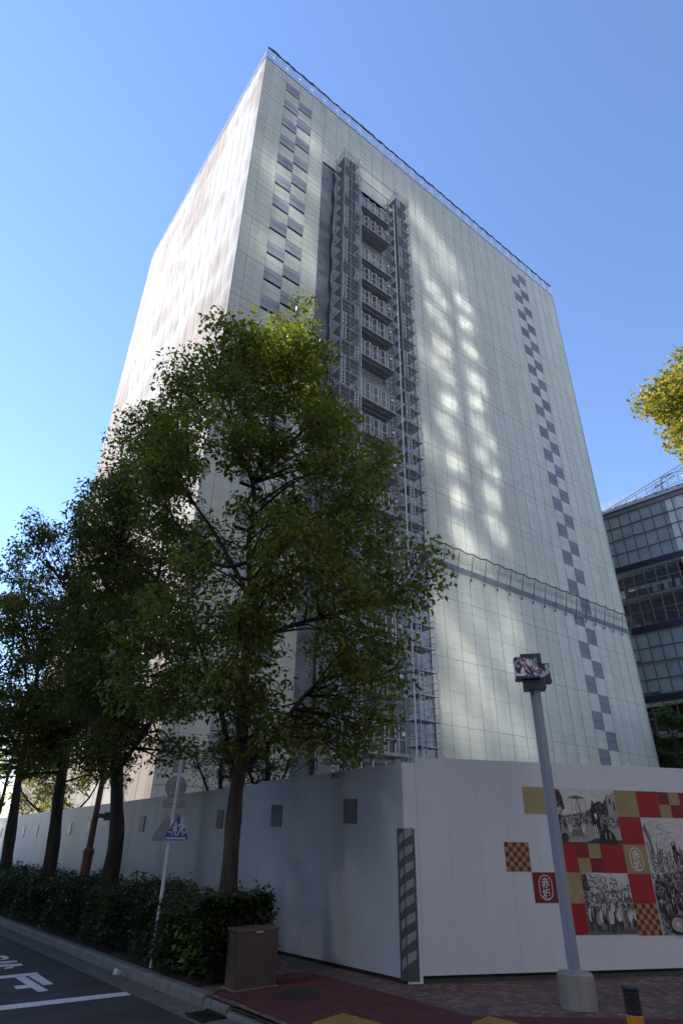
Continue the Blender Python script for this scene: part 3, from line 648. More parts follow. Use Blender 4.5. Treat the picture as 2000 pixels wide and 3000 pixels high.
# roof edge: parapet, net, posts
b = MB(); b.box(FF, 0, NC*CW, -.1, .05, ZT-.02, ZT+.13); b.box(SF, 0, LW, -.1, .05, ZT-.02, ZT+.13); b.build('roof_edge', mat('roof_edge_grey', (.25, .24, .24), .7, .2, 2, .1, 10), WB)
RN = MB(); rope = MB(); rpts = []
def sag(u):
    f = u-math.floor(u); return .22*math.sin(math.pi*f)*(.6+.5*math.sin(math.floor(u)*2.3)**2)
nn = 30*6
for k in range(nn):
    u0_, u1_ = NC*k/nn, NC*(k+1)/nn
    q0, q1 = 79.75-sag(u0_-.55+1), 79.75-sag(u1_-.55+1)
    RN.quad(FF.p(u0_*CW, .05, ZT+.1), FF.p(u1_*CW, .05, ZT+.1), FF.p(u1_*CW, .1, q1), FF.p(u0_*CW, .1, q0)); rpts.append(FF.p(u0_*CW, .13, q0))
rpts.append(FF.p(NC*CW, .13, 79.7))
RN.build('roof_net', netmat('pale_blue_net', (.42, .45, .62), .42), WB)
rope.tube(rpts, [.075+random.uniform(-.015, .05) for _ in rpts], 6); 
rope.build('rolled_net_edge', mat('brown_black_net', (.05, .045, .05), .8, .3, 6, .3, 20), WB)
b = MB(); p0 = None
for k in range(40):
    s_ = LW*k/39; q = 79.75-.5*sag(s_/1.8)-s_*.028
    if p0: b.quad(SF.p(p0[0], .12, ZT+.1), SF.p(s_, .12, ZT+.1), SF.p(s_, .0, q), SF.p(p0[0], .0, p0[1]))
    p0 = (s_, q)
b.build('side_roof_net', netmat('brown_net', (.26, .22, .23), .93), WB)
for i, c in enumerate(cols[1:]):
    b = MB(); x = c*CW
    b.tube([FF.p(x, .08, ZT-.25), FF.p(x, .08, 79.72)], .035, 5); b.tube([FF.p(x-.28, -.25, ZT-.1), FF.p(x-.28, -.1, 79.3)], .03, 5)
    b.tube([FF.p(x-.3, -.1, 79.2), FF.p(x, .08, ZT+.9)], .022, 4); b.tube([FF.p(x-.6, .05, ZT+.1), FF.p(x, .08, ZT+1.1)], .022, 4)
    b.build('guard_post', white, WB)
b = MB()
for z in (78.35, 79.1): b.tube([FF.p(.1, .0, z), FF.p(NC*CW, .0, z)], .02, 4)
for k in range(1, 30): b.tube([FF.p(cols[k]*CW+.2, -.3, ZT+.2), FF.p(cols[k]*CW+1.5, -.25, 79.0)], .018, 4)
b.build('guard_rails', steel, WB)
# mid-height catch net
bandm = mat('blue_grey_band', (.155, .165, .20), .5, .25, .6, .4, 2, col2=(.22, .235, .28))
b = MB(); k = 11.5
while k < NC-.01:
    e = min(k+.5, NC)
    b.quad(FF.p(k*CW, .045, 21.98), FF.p(e*CW, .045, 21.98), FF.p(e*CW, .04, 22.56), FF.p(k*CW, .04, 22.56)); k = e
b.build('mesh_band', bandm, WB)
CT = thing('catch_net', 'folded-up safety net with dark sagging cable on posts crossing the right facade halfway', 'safety net', FF.p(11.55*CW, 0, 21.5))
rp = MB(); nb = MB(); pts = []
for k in range(18*6+1):
    u = 11.55+k/6*1.0; u = min(u, NC); f = (k % 6)/6; z = 23.9-.20*math.sin(math.pi*f); pts.append((u, z, .75))
rp.tube([FF.p(u*CW, y, z) for u, z, y in pts], .05, 5); rp.build('cable', mat('black_cable', (.02, .02, .024), .6, .2, 6, .1, 20), CT)
for a, b2 in zip(pts[:-1], pts[1:]): nb.quad(FF.p(a[0]*CW, .05, 23.2), FF.p(b2[0]*CW, .05, 23.2), FF.p(b2[0]*CW, .72, b2[1]), FF.p(a[0]*CW, .72, a[1]))
nb.build('net', netmat('fine_pale_net', (.62, .63, .58), .28), CT)
for k in range(19):
    u = min(11.55+k, NC-.05); b = MB(); b.tube([FF.p(u*CW, .78, 23.95), FF.p(u*CW, .25, 21.55)], .035, 5); b.tube([FF.p(u*CW-.12, .72, 23.4), FF.p(u*CW-.1, .2, 21.5)], .02, 4)
    b.box(FF, u*CW-.06, u*CW+.06, .15, .3, 21.42, 21.62); b.build('post', steelD, CT)

# ------------------------------------------------------------------ scaffold towers, masts, landings
debris = netmat('grey_debris_mesh', (.42, .42, .42), .09)
deckm = mat('perforated_deck', (.38, .37, .36), .6, .2, 3, .3, 30, metal=.2)
def tower(u0, u1, ztop, label, flip):
    x0, x1 = u0*CW, u1*CW; y0, y1 = .12, 1.62
    T = thing('scaffold_tower', label, 'scaffold', FF.p(x0, 0, 0), 'scaffold stair towers on the right facade')
    fr = MB(); lt = MB()
    for x in (x0, (x0+x1)/2, x1):
        for y in (y0, y1):
            if x not in (x0, x1) and y == y0: continue
            (lt if y == y1 else fr).tube([FF.p(x, y, 0), FF.p(x, y, ztop if x in (x0, x1) else ztop-1)], .032 if x in (x0, x1) else .02, 5)
    nl = int(ztop/1.72)
    for k in range(nl+1):
        z = ztop-1.1-k*1.72
        if z < 1: break
        for dz in ((0, .5, 1.0) if k else (0, .55, 1.08)):
            lt.tube([FF.p(x0, y1, z+dz), FF.p(x1, y1, z+dz)], .018 if dz else .028, 4)
            fr.tube([FF.p(x0, y0, z+dz), FF.p(x0, y1, z+dz)], .018, 4); fr.tube([FF.p(x1, y0, z+dz), FF.p(x1, y1, z+dz)], .018, 4)
        fr.tube([FF.p(x0, y1, z), FF.p(x1, y1, z+1.7)] if k % 2 else [FF.p(x1, y1, z), FF.p(x0, y1, z+1.7)], .014, 4)
        for x in (x0, x1):
            fr.tube([FF.p(x, y0, z+(1.6 if k % 2 else 0)), FF.p(x, y1, z+(0 if k % 2 else 1.6))], .014, 4)
        fr.tube([FF.p(x0, y0, z+.8), FF.p(x1, y0, z+.8)], .018, 4)
        xe = x0 if flip else x1
        # ledger stubs outside the outer face
        sgn = -1 if flip else 1
        for q in range(4): fr.tube([FF.p(xe, y1, z+q*.43), FF.p(xe+sgn*.14, y1, z+q*.43)], .016, 4)
        fr.tube([FF.p(xe+sgn*.14, y1, z), FF.p(xe+sgn*.14, y1, z+1.3)], .016, 4)
    fr.build('braces', steelD, T); lt.build('front_frame', steel, T)
    b = MB(); z = ztop-1.1; b.box(FF, x0+.03, x1-.03, y0+.1, y1-.08, z, z+.05)
    for q in range(5): b.box(FF, x0+.2+q*(x1-x0-.4)/4-.02, x0+.2+q*(x1-x0-.4)/4+.02, y0+.12, y1-.1, z-.05, z)
    d0 = b.build('deck', deckm, T)
    for k in range(1, nl):
        if z-k*1.72 > 1: copy_part(d0, T, (0, 0, -k*1.72))
    def ladder(xa):
        b = MB(); w = .34
        for dx in (0, w): b.box(FF, xa+dx-.022, xa+dx+.022, y1+.03, y1+.06, z-1.72+.12, z-.12)
        for q in range(5): zz = z-1.72+.14+q*.34; b.box(FF, xa, xa+w, y1+.03, y1+.05, zz-.015, zz+.02)
        return b.build('ladder', white, T)
    la = ladder(x0+.12); lb_ = ladder(x1-.46)
    for k in range(1, nl-1):
        if z-(k+1)*1.72 > 1: copy_part(la if k % 3 != 1 else lb_, T, (0, 0, -k*1.72))
    b = MB(); b.quad(*[FF.p(x, y1-.03, zz) for x, zz in ((x0, 0), (x1, 0), (x1, ztop), (x0, ztop))])
    xs = x0 if flip else x1
    b.quad(FF.p(xs, y0, 0), FF.p(xs, y1, 0), FF.p(xs, y1, ztop), FF.p(xs, y0, ztop)); b.build('debris_mesh', debris, T)
    return T
tower(5.60, 6.72, 68.4, 'left scaffold stair tower with grey mesh, ladders and the highest top', True)
tower(9.80, 10.88, 68.2, 'right scaffold stair tower beside the plain cream sheeting', False)
def mast(u, label, ztop, rail):
    M_ = thing('hoist_mast', label, 'hoist mast', FF.p(u*CW, 1.4, 0), 'hoist masts beside the landings')
    b = MB(); x = u*CW
    for dx, dy in ((0, 1.1), (.4, 1.1), (0, .7), (.4, .7)): b.tube([FF.p(x+dx, dy, 0), FF.p(x+dx, dy, ztop)], .028, 5)
    z = .5
    while z < ztop-.5:
        b.box(FF, x-.02, x+.42, 1.08, 1.12, z-.03, z+.03); b.tube([FF.p(x, .7, z), FF.p(x+.4, 1.1, z+.5)], .014, 4); b.box(FF, x-.02, x+.02, .7, 1.1, z-.02, z+.02); z += .55
    b.build('lattice', steelD, M_)
    b = MB(); b.tube([FF.p(x+rail, 1.62, .3), FF.p(x+rail, 1.62, ztop-1.2)], .06, 8); b.build('pipe', white if rail > .2 else steel, M_)
    b = MB()
    z = 4
    while z < ztop: b.box(FF, x+.12, x+.3, .8, 1.0, z, z+.35); z += 5.3
    b.build('junction_boxes', mat('pale_box', (.5, .52, .56), .6, .1, 4, 0), M_)
mast(6.76, 'left hoist mast with rungs and bright pipe against the left scaffold tower', 67.2, .16)
mast(9.22, 'right hoist mast with bright white pipe against the right scaffold tower', 66.4, .55)
TT = [67.3, 65.0, 61.9, 58.3, 54.6, 50.2, 45.0, 37.4, 33.1, 28.2, 22.0, 17.5, 12.2]
TL = ['topmost scaffold tube tying the two stair towers together', 'second tie tube below the topmost one, over the opening'] + ['scaffold tube tying the towers, %s from the top' % w for w in ('third', 'fourth', 'fifth', 'sixth', 'seventh', 'eighth', 'ninth', 'tenth', 'eleventh', 'twelfth')] + ['lowest scaffold tube tying the two stair towers, behind the near tree']
for z, l_ in zip(TT, TL):
    b = MB(); b.tube([FF.p(6.75*CW, 1.8, z), FF.p(9.9*CW, 1.8, z+random.uniform(-.05, .05))], .032, 5)
    b.build('tie_tube', steelD, at=FF.p(6.75*CW, 1.8, z), label=l_, category='scaffold tube', group='tubes tying the scaffold towers')
gmesh = netmat('gate_mesh', (.13, .12, .12), .55)
def landing(z, label):
    x0, x1 = 6.95*CW, 9.2*CW
    T = thing('hoist_landing', label, 'landing', FF.p(x0, 0, z), 'hoist landings between the scaffold towers')
    b = MB(); b.box(FF, x0, x1, .0, 1.5, z-.06, z)
    for q in range(14): b.box(FF, x0+.1+q*(x1-x0-.2)/13-.015, x0+.1+q*(x1-x0-.2)/13+.015, .05, 1.48, z-.11, z-.06)
    b.box(FF, x0, x1, 1.5, 1.54, z-.10, z+.08); b.build('deck', deckm, T)
    b = MB()
    for y in (.2, .8, 1.4): b.tube([FF.p(x0, y, z-.55), FF.p(x1, y, z-.55)], .03, 5); b.tube([FF.p(x0, y, z-.15), FF.p(x1, y, z-.15)], .03, 5)
    for q in range(5):
        xa, xb = x0+(x1-x0)*q/5, x0+(x1-x0)*(q+1)/5
        for y in (.2, 1.4): b.tube([FF.p(xa, y, z-.55), FF.p(xb, y, z-.15)] if q % 2 else [FF.p(xa, y, z-.15), FF.p(xb, y, z-.55)], .02, 4)
        b.tube([FF.p(xa, .2, z-.55), FF.p(xa, 1.4, z-.55)], .02, 4)
    b.build('truss', steelD, T)
    gx = [x0+.04+(x1-x0-.3)*q/8 for q in range(9)]
    for q in range(8):
        ya, yb = (1.34, 1.5) if q % 2 else (1.5, 1.34); a, c = gx[q]+.02, gx[q+1]-.02
        g = MB(); P = lambda f, zz: FF.p(a+(c-a)*f, ya+(yb-ya)*f, z+zz)
        th = .028
        for f in (0, 1): g.tube([P(f, .06), P(f, 1.86)], th, 4)
        for zz in (.08, .95, 1.84): g.tube([P(0, zz), P(1, zz)], th, 4)
        gg = g.build('gate', white, T)
        m_ = MB(); m_.quad(P(0, .08), P(1, .08), P(1, 1.84), P(0, 1.84)); m_.build('gate_infill', gmesh, gg)
    b = MB(); b.box(FF, gx[7]+.1, gx[8]-.06, 1.52, 1.54, z+1.2, z+1.45); b.build('notice_plate', white, T)
    b = MB()
    for x in (x1-.1, x1+.02): b.tube([FF.p(x, 1.1, z-.1), FF.p(x, 1.1, z+2.3)], .035, 5)
    b.tube([FF.p(x0, 1.2, z+2.0), FF.p(x1, 1.2, z+2.0)], .03, 5); b.build('post', steelD, T)
    return T
LZ = [63.9-.0, 60.5, 55.0, 51.6, 48.2, 44.8, 41.0, 34.6, 31.0, 27.5, 24.1, 20.6, 17.1, 13.7, 10.0, 6.2]
LZ = [61.1, 57.9, 52.6, 49.6, 46.3, 43.1, 39.6, 34.6, 31.0, 27.6, 24.1, 20.6, 17.1, 13.6, 10.0, 6.2]
ordn = ['top', 'second', 'third', 'fourth', 'fifth', 'sixth', 'seventh', 'eighth', 'ninth', 'tenth', 'eleventh', 'twelfth', 'thirteenth', 'fourteenth', 'fifteenth', 'lowest']
L0 = landing(LZ[0], 'topmost hoist landing with white folding gates between the two scaffold towers')
for i in range(1, 16):
    dup(L0, (0, 0, LZ[i]-LZ[0]), ('%s hoist landing from the top, white folding gates between the towers' % ordn[i]) if i < 15 else 'lowest hoist landing with white folding gates just above the hoarding')
b = MB()
for x in (6.95, 7.5, 8.1, 8.7, 9.25): b.tube([FF.p(x*CW, 1.4, 0), FF.p(x*CW, 1.4, 5.7)], .05, 6)
for z in (3.2, 5.1): b.tube([FF.p(6.95*CW, 1.4, z), FF.p(9.25*CW, 1.4, z)], .04, 6)
for q in range(4): b.tube([FF.p((6.95+q*.57)*CW, 1.4, 3.2 if q % 2 else 5.1), FF.p((7.5+q*.57)*CW, 1.4, 5.1 if q % 2 else 3.2)], .03, 5)
b.build('landing_base_frame', white, at=FF.p(6.95*CW, 1.4, 0), label='white braced tube frame under the lowest landing, just over the hoarding', category='scaffold frame')

# ------------------------------------------------------------------ glass office building on the right
GF = Fr((40.257, 78.252, 0), (math.cos(R(-47.5)), math.sin(R(-47.5))), (math.cos(R(222.5)), math.sin(R(222.5))))
GB = thing('glass_office_building', 'glass office building with dark floor bands and white rooftop trusses at the right edge', 'building', GF.o)
GX1 = 17.4
mul = mat('brown_grey_mullion', (.20, .185, .175), .45, .1, 3, 0, metal=.3); navy = mat('navy_spandrel', (.035, .037, .065), .4, .1, 2, 0)
paleb = mat('pale_roller_blind', (.66, .74, .74), .8, .12, .6, .1, 4, col2=(.78, .84, .83)); slabm = mat('cream_ceiling', (.62, .64, .52), .8, .08, 1, 0)
dintm = mat('dark_interior', (.016, .017, .02), .8, .5, 1.2, 0, col2=(.04, .04, .045)); gls = glassmat('office_glass', (.98, 1, 1), .40, .02)
HZ = [44.1, 42.1, 40.2, 38.0, 36.0]; HM = [35.2, 33.1, 31.2, 28.9, 26.9]; HL = [26.0, 23.9, 22.0, 19.8, 17.8]; HB = [17.0, 14.9, 13.0, 10.8, 8.8]
xs = [-4.0]+[.7+1.52*k for k in range(-2, 11)]+[GX1]; xs = sorted(x for x in xs if x <= GX1)
b = MB(); b.box(GF, -4, GX1, -.5, .14, 44.12, 44.72); b.build('eaves_band', mat('lilac_grey_band', (.22, .2, .23), .4, .1, 1, 0), GB)
b = MB(); b.box(GF, -4, GX1, -.5, .2, 44.74, 44.93); b.build('gutter_line', navy, GB)
for z0, z1 in ((35.2, 36.0), (26.0, 26.9), (17.0, 17.8), (8.0, 8.8)): b = MB(); b.box(GF, -4, GX1, -.5, .14, z0+.02, z1-.02); b.build('floor_band', navy, GB)
b = MB(); b.box(GF, -4, GX1, -20, -1.6, 0, 44.2); b.build('inner_wall', dintm, GB)
b = MB()
for x in xs: b.box(GF, x-.055, x+.055, -.04, .12, 8.0, 44.1)
for hs in (HZ, HM, HL, HB):
    for z in hs: b.box(GF, -4, GX1, -.03, .09, z-.055, z+.055)
b.build('mullions', mul, GB)
b = MB()
for hs in (HZ, HM, HL, HB):
    for z in (hs[0], hs[2]): b.box(GF, -4, GX1, -1.55, -.06, z-.34, z-.07)
b.build('ceilings', slabm, GB)
br = MB()
for z0, z1, s_ in ((42.0, 44.0, 1), (36.1, 38.0, -1), (33.1, 35.1, 1), (27.0, 28.9, 1), (23.9, 25.9, -1), (18.0, 19.9, -1), (14.5, 16.9, 1)):
    x = -3.86
    for q in range(3):
        a, c = (z0, z1) if (q % 2 == 0) == (s_ > 0) else (z1, z0)
        br.tube([GF.p(x, -.2, a), GF.p(x+7.6, -.2, c)], .07, 5); x += 7.6
br.build('diagonal_braces', mul, GB)
cnt = 0
for hi, hs in enumerate((HZ, HM, HL)):
    for k in range(4):
        for j in range(len(xs)-1):
            a, c = xs[j]+.06, xs[j+1]-.06
            if c < -.9 or a > 12.5: continue
            z1, z0 = hs[k]-.06, hs[k+1]+.06
            o_ = MB(); o_.quad(GF.p(a, .0, z0), GF.p(c, .0, z0), GF.p(c, .0, z1), GF.p(a, .0, z1)); o_.build('window_pane', gls, GB); cnt += 1
    bb = MB()
    for k in range(4):
        for j in range(len(xs)-1):
            a, c = xs[j]+.08, xs[j+1]-.08; z1, z0 = hs[k]-.07, hs[k+1]+.06; h_ = z1-z0
            if hi == 1:
                if k == 1 and random.random() < .6: bb.box(GF, a, c, -1.2, -1.15, z1-.5, z1-.02)
                if k == 1 and random.random() < .3: bb.box(GF, a+.3, a+.9, -1.1, -.9, z0, z1-.3)
                continue
            if hi == 0 and k in (0,): f = .93
            else: f = random.choice((1, 1, .95, 1, .55, .8)) if hi == 2 and k != 2 else 1.0
            top = z1-.3 if k % 2 == 0 else z1
            bb.box(GF, a, c, -.05, -.035, z1-h_*f if k % 2 else z0+h_*(1-f), top-.02)
    if bb.v: bb.build('roller_blinds', paleb, GB)
b = MB(); 
for k_ in range(7): b.box(GF, .5+k_*2.1, .62+k_*2.1, -1.3, -1.2, 27, 31)
b.build('wood_columns', mat('wood_column', (.25, .12, .07), .6, .2, 3, 0), GB)
cu = bpy.data.curves.new('lettering', 'FONT'); cu.body = 'TGU'; cu.size = .55; cu.space_character = 1.3
to = bpy.data.objects.new('tmp', cu); COL.objects.link(to); me = bpy.data.meshes.new_from_object(to.evaluated_get(bpy.context.evaluated_depsgraph_get()))
b = MB(); 
for v in me.vertices: b.v.append(tuple(GF.p(2.45+v.co.x, .02, 40.35+v.co.y)))
for p in me.polygons: b.f.append(tuple(p.vertices))
bpy.data.objects.remove(to); b.build('window_lettering', navy, GB)
# roof works
b = MB(); b.box(GF, -4, GX1, -20, .1, 44.95, 45.35); b.build('roof_slab', mat('roof_white', (.62, .61, .58), .7, .1, 1, .1, 5), GB)
b = MB()
for k in range(14):
    x = .7+1.52*k-1.52*2; 
    if x > GX1: break
    zt = 45.8+.29*(x-2.2)
    if x > .5: b.box(GF, x-.05, x+.05, -.5, -.4, 45.35, zt)
    b.box(GF, x+.35, x+1.1, -.6, .05, 45.35, 45.5)
b.tube([GF.p(-1, -.45, 45.4), GF.p(GX1, -.45, 45.8+.29*(GX1-2.2))], .07, 5); b.tube([GF.p(-1, -.9, 45.5), GF.p(GX1, -.9, 45.6+.27*(GX1-2.2))], .06, 5)
for z in (.33, .66): b.tube([GF.p(2.2, -.45, 45.35), GF.p(GX1, -.45, 45.35+(.45+.29*(GX1-2.2))*z)], .03, 4)
b.build('roof_truss', white, GB)
b = MB(); b.quad(GF.p(2.2, -.5, 45.5), GF.p(GX1, -.5, 45.5), GF.p(GX1, -.5, 45.7+.29*(GX1-2.2)), GF.p(2.2, -.5, 45.6)); b.build('glass_screen', glassmat('screen_glass', (.98, .99, 1), .06, .05), GB)
b = MB(); x = -4
while x < GX1:
    b.box(GF, x-.03, x+.03, -3.0, -2.94, 47.2, 48.6); x += 1.1
for z in (47.35, 47.65, 47.95, 48.25, 48.58): b.tube([GF.p(-4, -2.97, z), GF.p(GX1, -2.97, z)], .024, 4)
b.build('roof_railing', white, GB)
b = MB(); b.box(GF, -4, GX1, -4.5, -2.8, 46.9, 47.15); x = -3.5
while x < GX1:
    b.box(GF, x, x+.3, -3.4, -3.1, 45.35, 46.9); b.tube([GF.p(x, -2.8, 45.4), GF.p(x+1.6, -3.0, 46.9)], .07, 4); b.tube([GF.p(x+2, -1.2, 45.4), GF.p(x+.4, -3.0, 46.9)], .06, 4); x += 2.1
b.box(GF, 6.0, 8.6, -6, -4.6, 45.35, 47.9)
b.build('roof_walkway', mat('weathered_white', (.4, .4, .42), .6, .25, 2, .1, 8), GB)
b = MB(); b.box(GF, -4, GX1, -2.85, -2.6, 46.75, 47.0); b.tube([GF.p(7.1, -4, 48.7), GF.p(8.4, -4, 49.0)], .16, 6); b.tube([GF.p(8.0, -4, 48.2), GF.p(8.2, -4, 49.8)], .12, 6); b.tube([GF.p(8.2, -4, 49.8), GF.p(10, -4, 50.0)], .1, 6); b.tube([GF.p(10, -4, 50.0), GF.p(13, -4, 49.4)], .06, 6)
b.tube([GF.p(7.0, -4, 48.6), GF.p(10.2, -4, 49.5)], .08, 5); b.tube([GF.p(8.0, -4, 47.0), GF.p(8.0, -4, 48.6)], .2, 6)
b.build('cleaning_crane', mat('dark_machinery', (.06, .06, .065), .5, .2, 3, 0), GB)

# ------------------------------------------------------------------ buildings on the camera's side of the street (unseen, they shade and reflect)
def block(name, label, fr, x0, x1, y0, y1, h, wall, win, fl=3.6, bay=3.2, face='ends', glass=None):
    T = thing(name, label, 'building', fr.p(x0, y0, 0))
    b = MB(); b.box(fr, x0, x1, y0, y1, 0, h); b.build('wall', wall, T)
    b = MB(); z = 1.2
    while z+2 < h:
        x = x0+.6
        while x+bay-.9 < x1:
            b.box(fr, x, x+bay-1.0, y1, y1+.04, z, z+1.9); b.box(fr, x, x+bay-1.0, y0-.04, y0, z, z+1.9); x += bay
        z += fl
    b.build('windows', win, T); return T
ax = R(SUN_AZ)
SFr = Fr((-1.64, 10.71, 0), (math.cos(ax), math.sin(ax)), (math.sin(ax), -math.cos(ax)))   # x towards the sun, y away from the tower
wl = mat('shade_block_wall', (.16, .16, .17), .8, .1, 1, .1, 8); wd = mat('dark_window', (.03, .035, .045), .15, .2, 1, 0, spec=.6)
block('shade_block', 'unseen block across the left street, shaped to shade the trees and foreground', SFr, 60, 78, -62, 12.5, 58.0, wl, wd)  # unseen sun blocker, squared to the sun and sized for its shadow edge
# glass tower opposite the wrapped facade, whose flat panes throw patches of sun back on to the sheeting
OF = Fr(FF.p(26, 42.5, 0), FF.ex, -FF.ey)
OT = thing('opposite_glass_tower', 'pale stone tower with a column of bright windows opposite the wrapped high-rise', 'building', OF.p(0, 0, 0))
b = MB(); b.box(OF, -62, 30, -25, 0, 0, 116); b.build('wall', mat('pale_stone', (.21, .225, .25), .7, .08, .6, .1, 4), OT)
def mirror(name, rough):
    m = bpy.data.materials.new(name); m.use_nodes = True; t = m.node_tree; t.nodes.clear(); o = N(t, 'ShaderNodeOutputMaterial'); g = N(t, 'ShaderNodeBsdfGlossy')
    g.inputs[0].default_value = (.80, .88, .98, 1); g.inputs['Roughness'].default_value = rough; t.links.new(g.outputs[0], o.inputs[0]); MATS[name] = m; return m
MIR = mirror('coated_glass', .07)
MIRROR_PARENT = OT
b = MB()
sx_ = S.dot(FF.ex)/S.dot(-FF.ey); sz_ = S.z/S.dot(-FF.ey)      # sunlight run per metre of street
def pane(u, zf, w, h, tx=0, tz=0):
    """pane on the opposite tower whose sun patch lands near facade cell u, height zf"""
    X = u*CW-26+42.5*sx_; Z = zf+42.5*sz_
    c = OF.p(X, .05, Z); n_ = OF.ey; ex = OF.ex; jj = [random.uniform(-.006, .006) for _ in range(4)]
    b.quad(*[c+ex*(sx*w/2)+Vector((0, 0, sz*h/2))+n_*jj[i] for i, (sx, sz) in enumerate(((-1, -1), (-1, 1), (1, 1), (1, -1)))])
for q in range(9):
    z_ = 59.6-q*3.95
    pane(13.95+.05*q+random.uniform(-.08, .08), z_-2.1, random.uniform(2.6, 3.1), random.uniform(1.9, 2.2))
    pane(16.75+.09*q+random.uniform(-.08, .08), z_, random.uniform(2.6, 3.1), random.uniform(1.9, 2.2))
b.build('coated_windows', MIR, OT)
b = MB()
for u_, z_ in ((14.4, 67.5), (16.1, 65.7), (12.8, 70), (15.0, 63.6), (12.4, 62), (12.1, 46.6), (12.2, 34.5), (14.6, 23.4), (15.8, 24.1), (14.5, 19.2), (17.7, 18.6), (16.7, 15.3), (13.8, 14), (13.7, 8.7), (15.2, 11), (17.6, 8.7), (12.6, 10), (12.4, 17.5), (1.7, 58.8), (3.8, 48.9), (3.8, 67.9), (4.0, 61), (2.9, 54), (1.9, 47), (9, 70)):
    pane(u_, z_, random.uniform(2.3, 3.3), random.uniform(2.0, 2.8))
b.build('wavy_windows', mirror('wavy_coated_glass', .125), OT)
b = MB(); z = 1.5
while z < 110:
    x = -45
    while x < 29: b.box(OF, x, x+1.9, .0, .03, z, z+1.8); x += 3.4
    z += 3.9
b.build('dull_windows', mat('dull_window', (.05, .055, .06), .5, .2, 1, 0), OT)
bf = Fr((-6, -14, 0), (1, .1)); block('rear_shade_block', 'unseen grey block behind the viewpoint, added to darken the foreground', bf, -42, 2, -16, 0, 46, mat('grey_wall', (.2, .2, .2), .8, .1, 1, .1, 5), wd)  # unseen block added to cut the sky light on the foreground

# ------------------------------------------------------------------ street things
def ringp(c, r, n, sx=1, sy=1, ph=0): return [(c[0]+r*sx*math.cos(2*math.pi*i/n+ph), c[1]+r*sy*math.sin(2*math.pi*i/n+ph)) for i in range(n)]
# banner-box lamp post
lc = Vector((3.077, 9.269, 0)); LB = Fr(lc, (math.cos(R(-12)), math.sin(R(-12))), (-math.sin(R(12)), -math.cos(R(12)))); 
T = thing('street_lamp', 'square grey pole with a cluster of marbled boxes on a worn concrete foot', 'street lamp', lc)
b = MB(); pr = []
for a in range(24):
    t_ = 2*math.pi*a/24; x = .225*math.copysign(abs(math.cos(t_))**.7, math.cos(t_)); y = .17*math.copysign(abs(math.sin(t_))**.8, math.sin(t_)); pr.append((x, y))
levels = ((0, 1.0), (.30, 1.0), (.345, .97), (.36, .9))
for z, s_ in levels:
    for x, y in pr: b.v.append(tuple(LB.p(x*s_, y*s_, z)))
for l in range(3): b.f += [(l*24+i, l*24+(i+1) % 24, (l+1)*24+(i+1) % 24, (l+1)*24+i) for i in range(24)]
b.f.append(tuple(72+i for i in range(24)))
b.build('concrete_foot', mat('worn_concrete', (.26, .26, .255), .85, .25, 4, .5, 40, dirt=((.09, .085, .08), 6, .62), stretch=(1, 1, .4)), T)
polem = mat('grey_blue_paint', (.31, .35, .46), .45, .08, 3, .05, 20, dirt=((.10, .05, .035), 14, .68))
b = MB(); PF = Fr(lc, (math.cos(R(25)), math.sin(R(25)))); b.box(PF, -.055, .055, -.055, .055, .33, 3.95); b.box(PF, -.075, .075, -.075, .075, .355, .372); 
b.build('pole', polem, T)
b = MB(); b.box(PF, -.04, .04, -.058, -.0555, .75, 1.05); b.build('access_hatch', polem, T)
b = MB()
for z_ in (3.72,): b.tube([PF.p(0, -.054, z_), PF.p(0, -.064, z_)], .008, 6)
b.build('bolt', polem, T)
def marb():
    m = bpy.data.materials.new('marbled_print'); m.use_nodes = True; t = m.node_tree; bb = t.nodes['Principled BSDF']; bb.inputs['Roughness'].default_value = .18
    tc = N(t, 'ShaderNodeTexCoord'); n = N(t, 'ShaderNodeTexNoise'); n.inputs['Scale'].default_value = 2.6; n.inputs['Distortion'].default_value = 2.4; n.inputs['Detail'].default_value = 3; t.links.new(tc.outputs['Object'], n.inputs[0])
    cr = N(t, 'ShaderNodeValToRGB'); e = cr.color_ramp.elements; e[0].position = .3; e[0].color = (.55, .62, .85, 1); e[1].position = .7; e[1].color = (.03, .035, .07, 1)
    for p, c in ((.37, (.06, .09, .22, 1)), (.40, (.8, .84, 1, 1)), (.45, (.75, .78, .95, 1)), (.47, (.03, .06, .17, 1)), (.5, (.025, .04, .11, 1)), (.54, (.6, .10, .10, 1)), (.57, (.7, .72, .88, 1)), (.60, (.04, .06, .15, 1)), (.64, (.25, .33, .6, 1))): el = e.new(p); el.color = c
    t.links.new(n.outputs['Fac'], cr.inputs[0]); t.links.new(cr.outputs[0], bb.inputs['Base Color']); return m
MBm = marb(); dk = mat('dark_lamp_housing', (.05, .06, .095), .35, .15, 4, 0)
def bxp(name, m, x0, x1, y0, y1, z0, z1):
    b = MB(); b.box(LB, x0, x1, y0, y1, z0, z1); h = b.build(name, m, T)
    if m is MBm:
        c = MB(); c.box(LB, x0-.008, x1+.008, y0-.008, y1+.008, z0-.035, z0); c.box(LB, x0-.006, x1+.006, y0-.006, y1+.006, z1, z1+.012); c.build('box_rim', dk, h)
    return h
bxp('top_box', dk, -.16, .15, -.18, .10, 4.27, 4.42)
bxp('picture_box', MBm, -.27, .07, -.02, .24, 4.04, 4.32); bxp('picture_box', MBm, .02, .27, -.2, .0, 4.03, 4.27); bxp('bottom_box', dk, -.16, .16, -.14, .14, 3.87, 4.04)
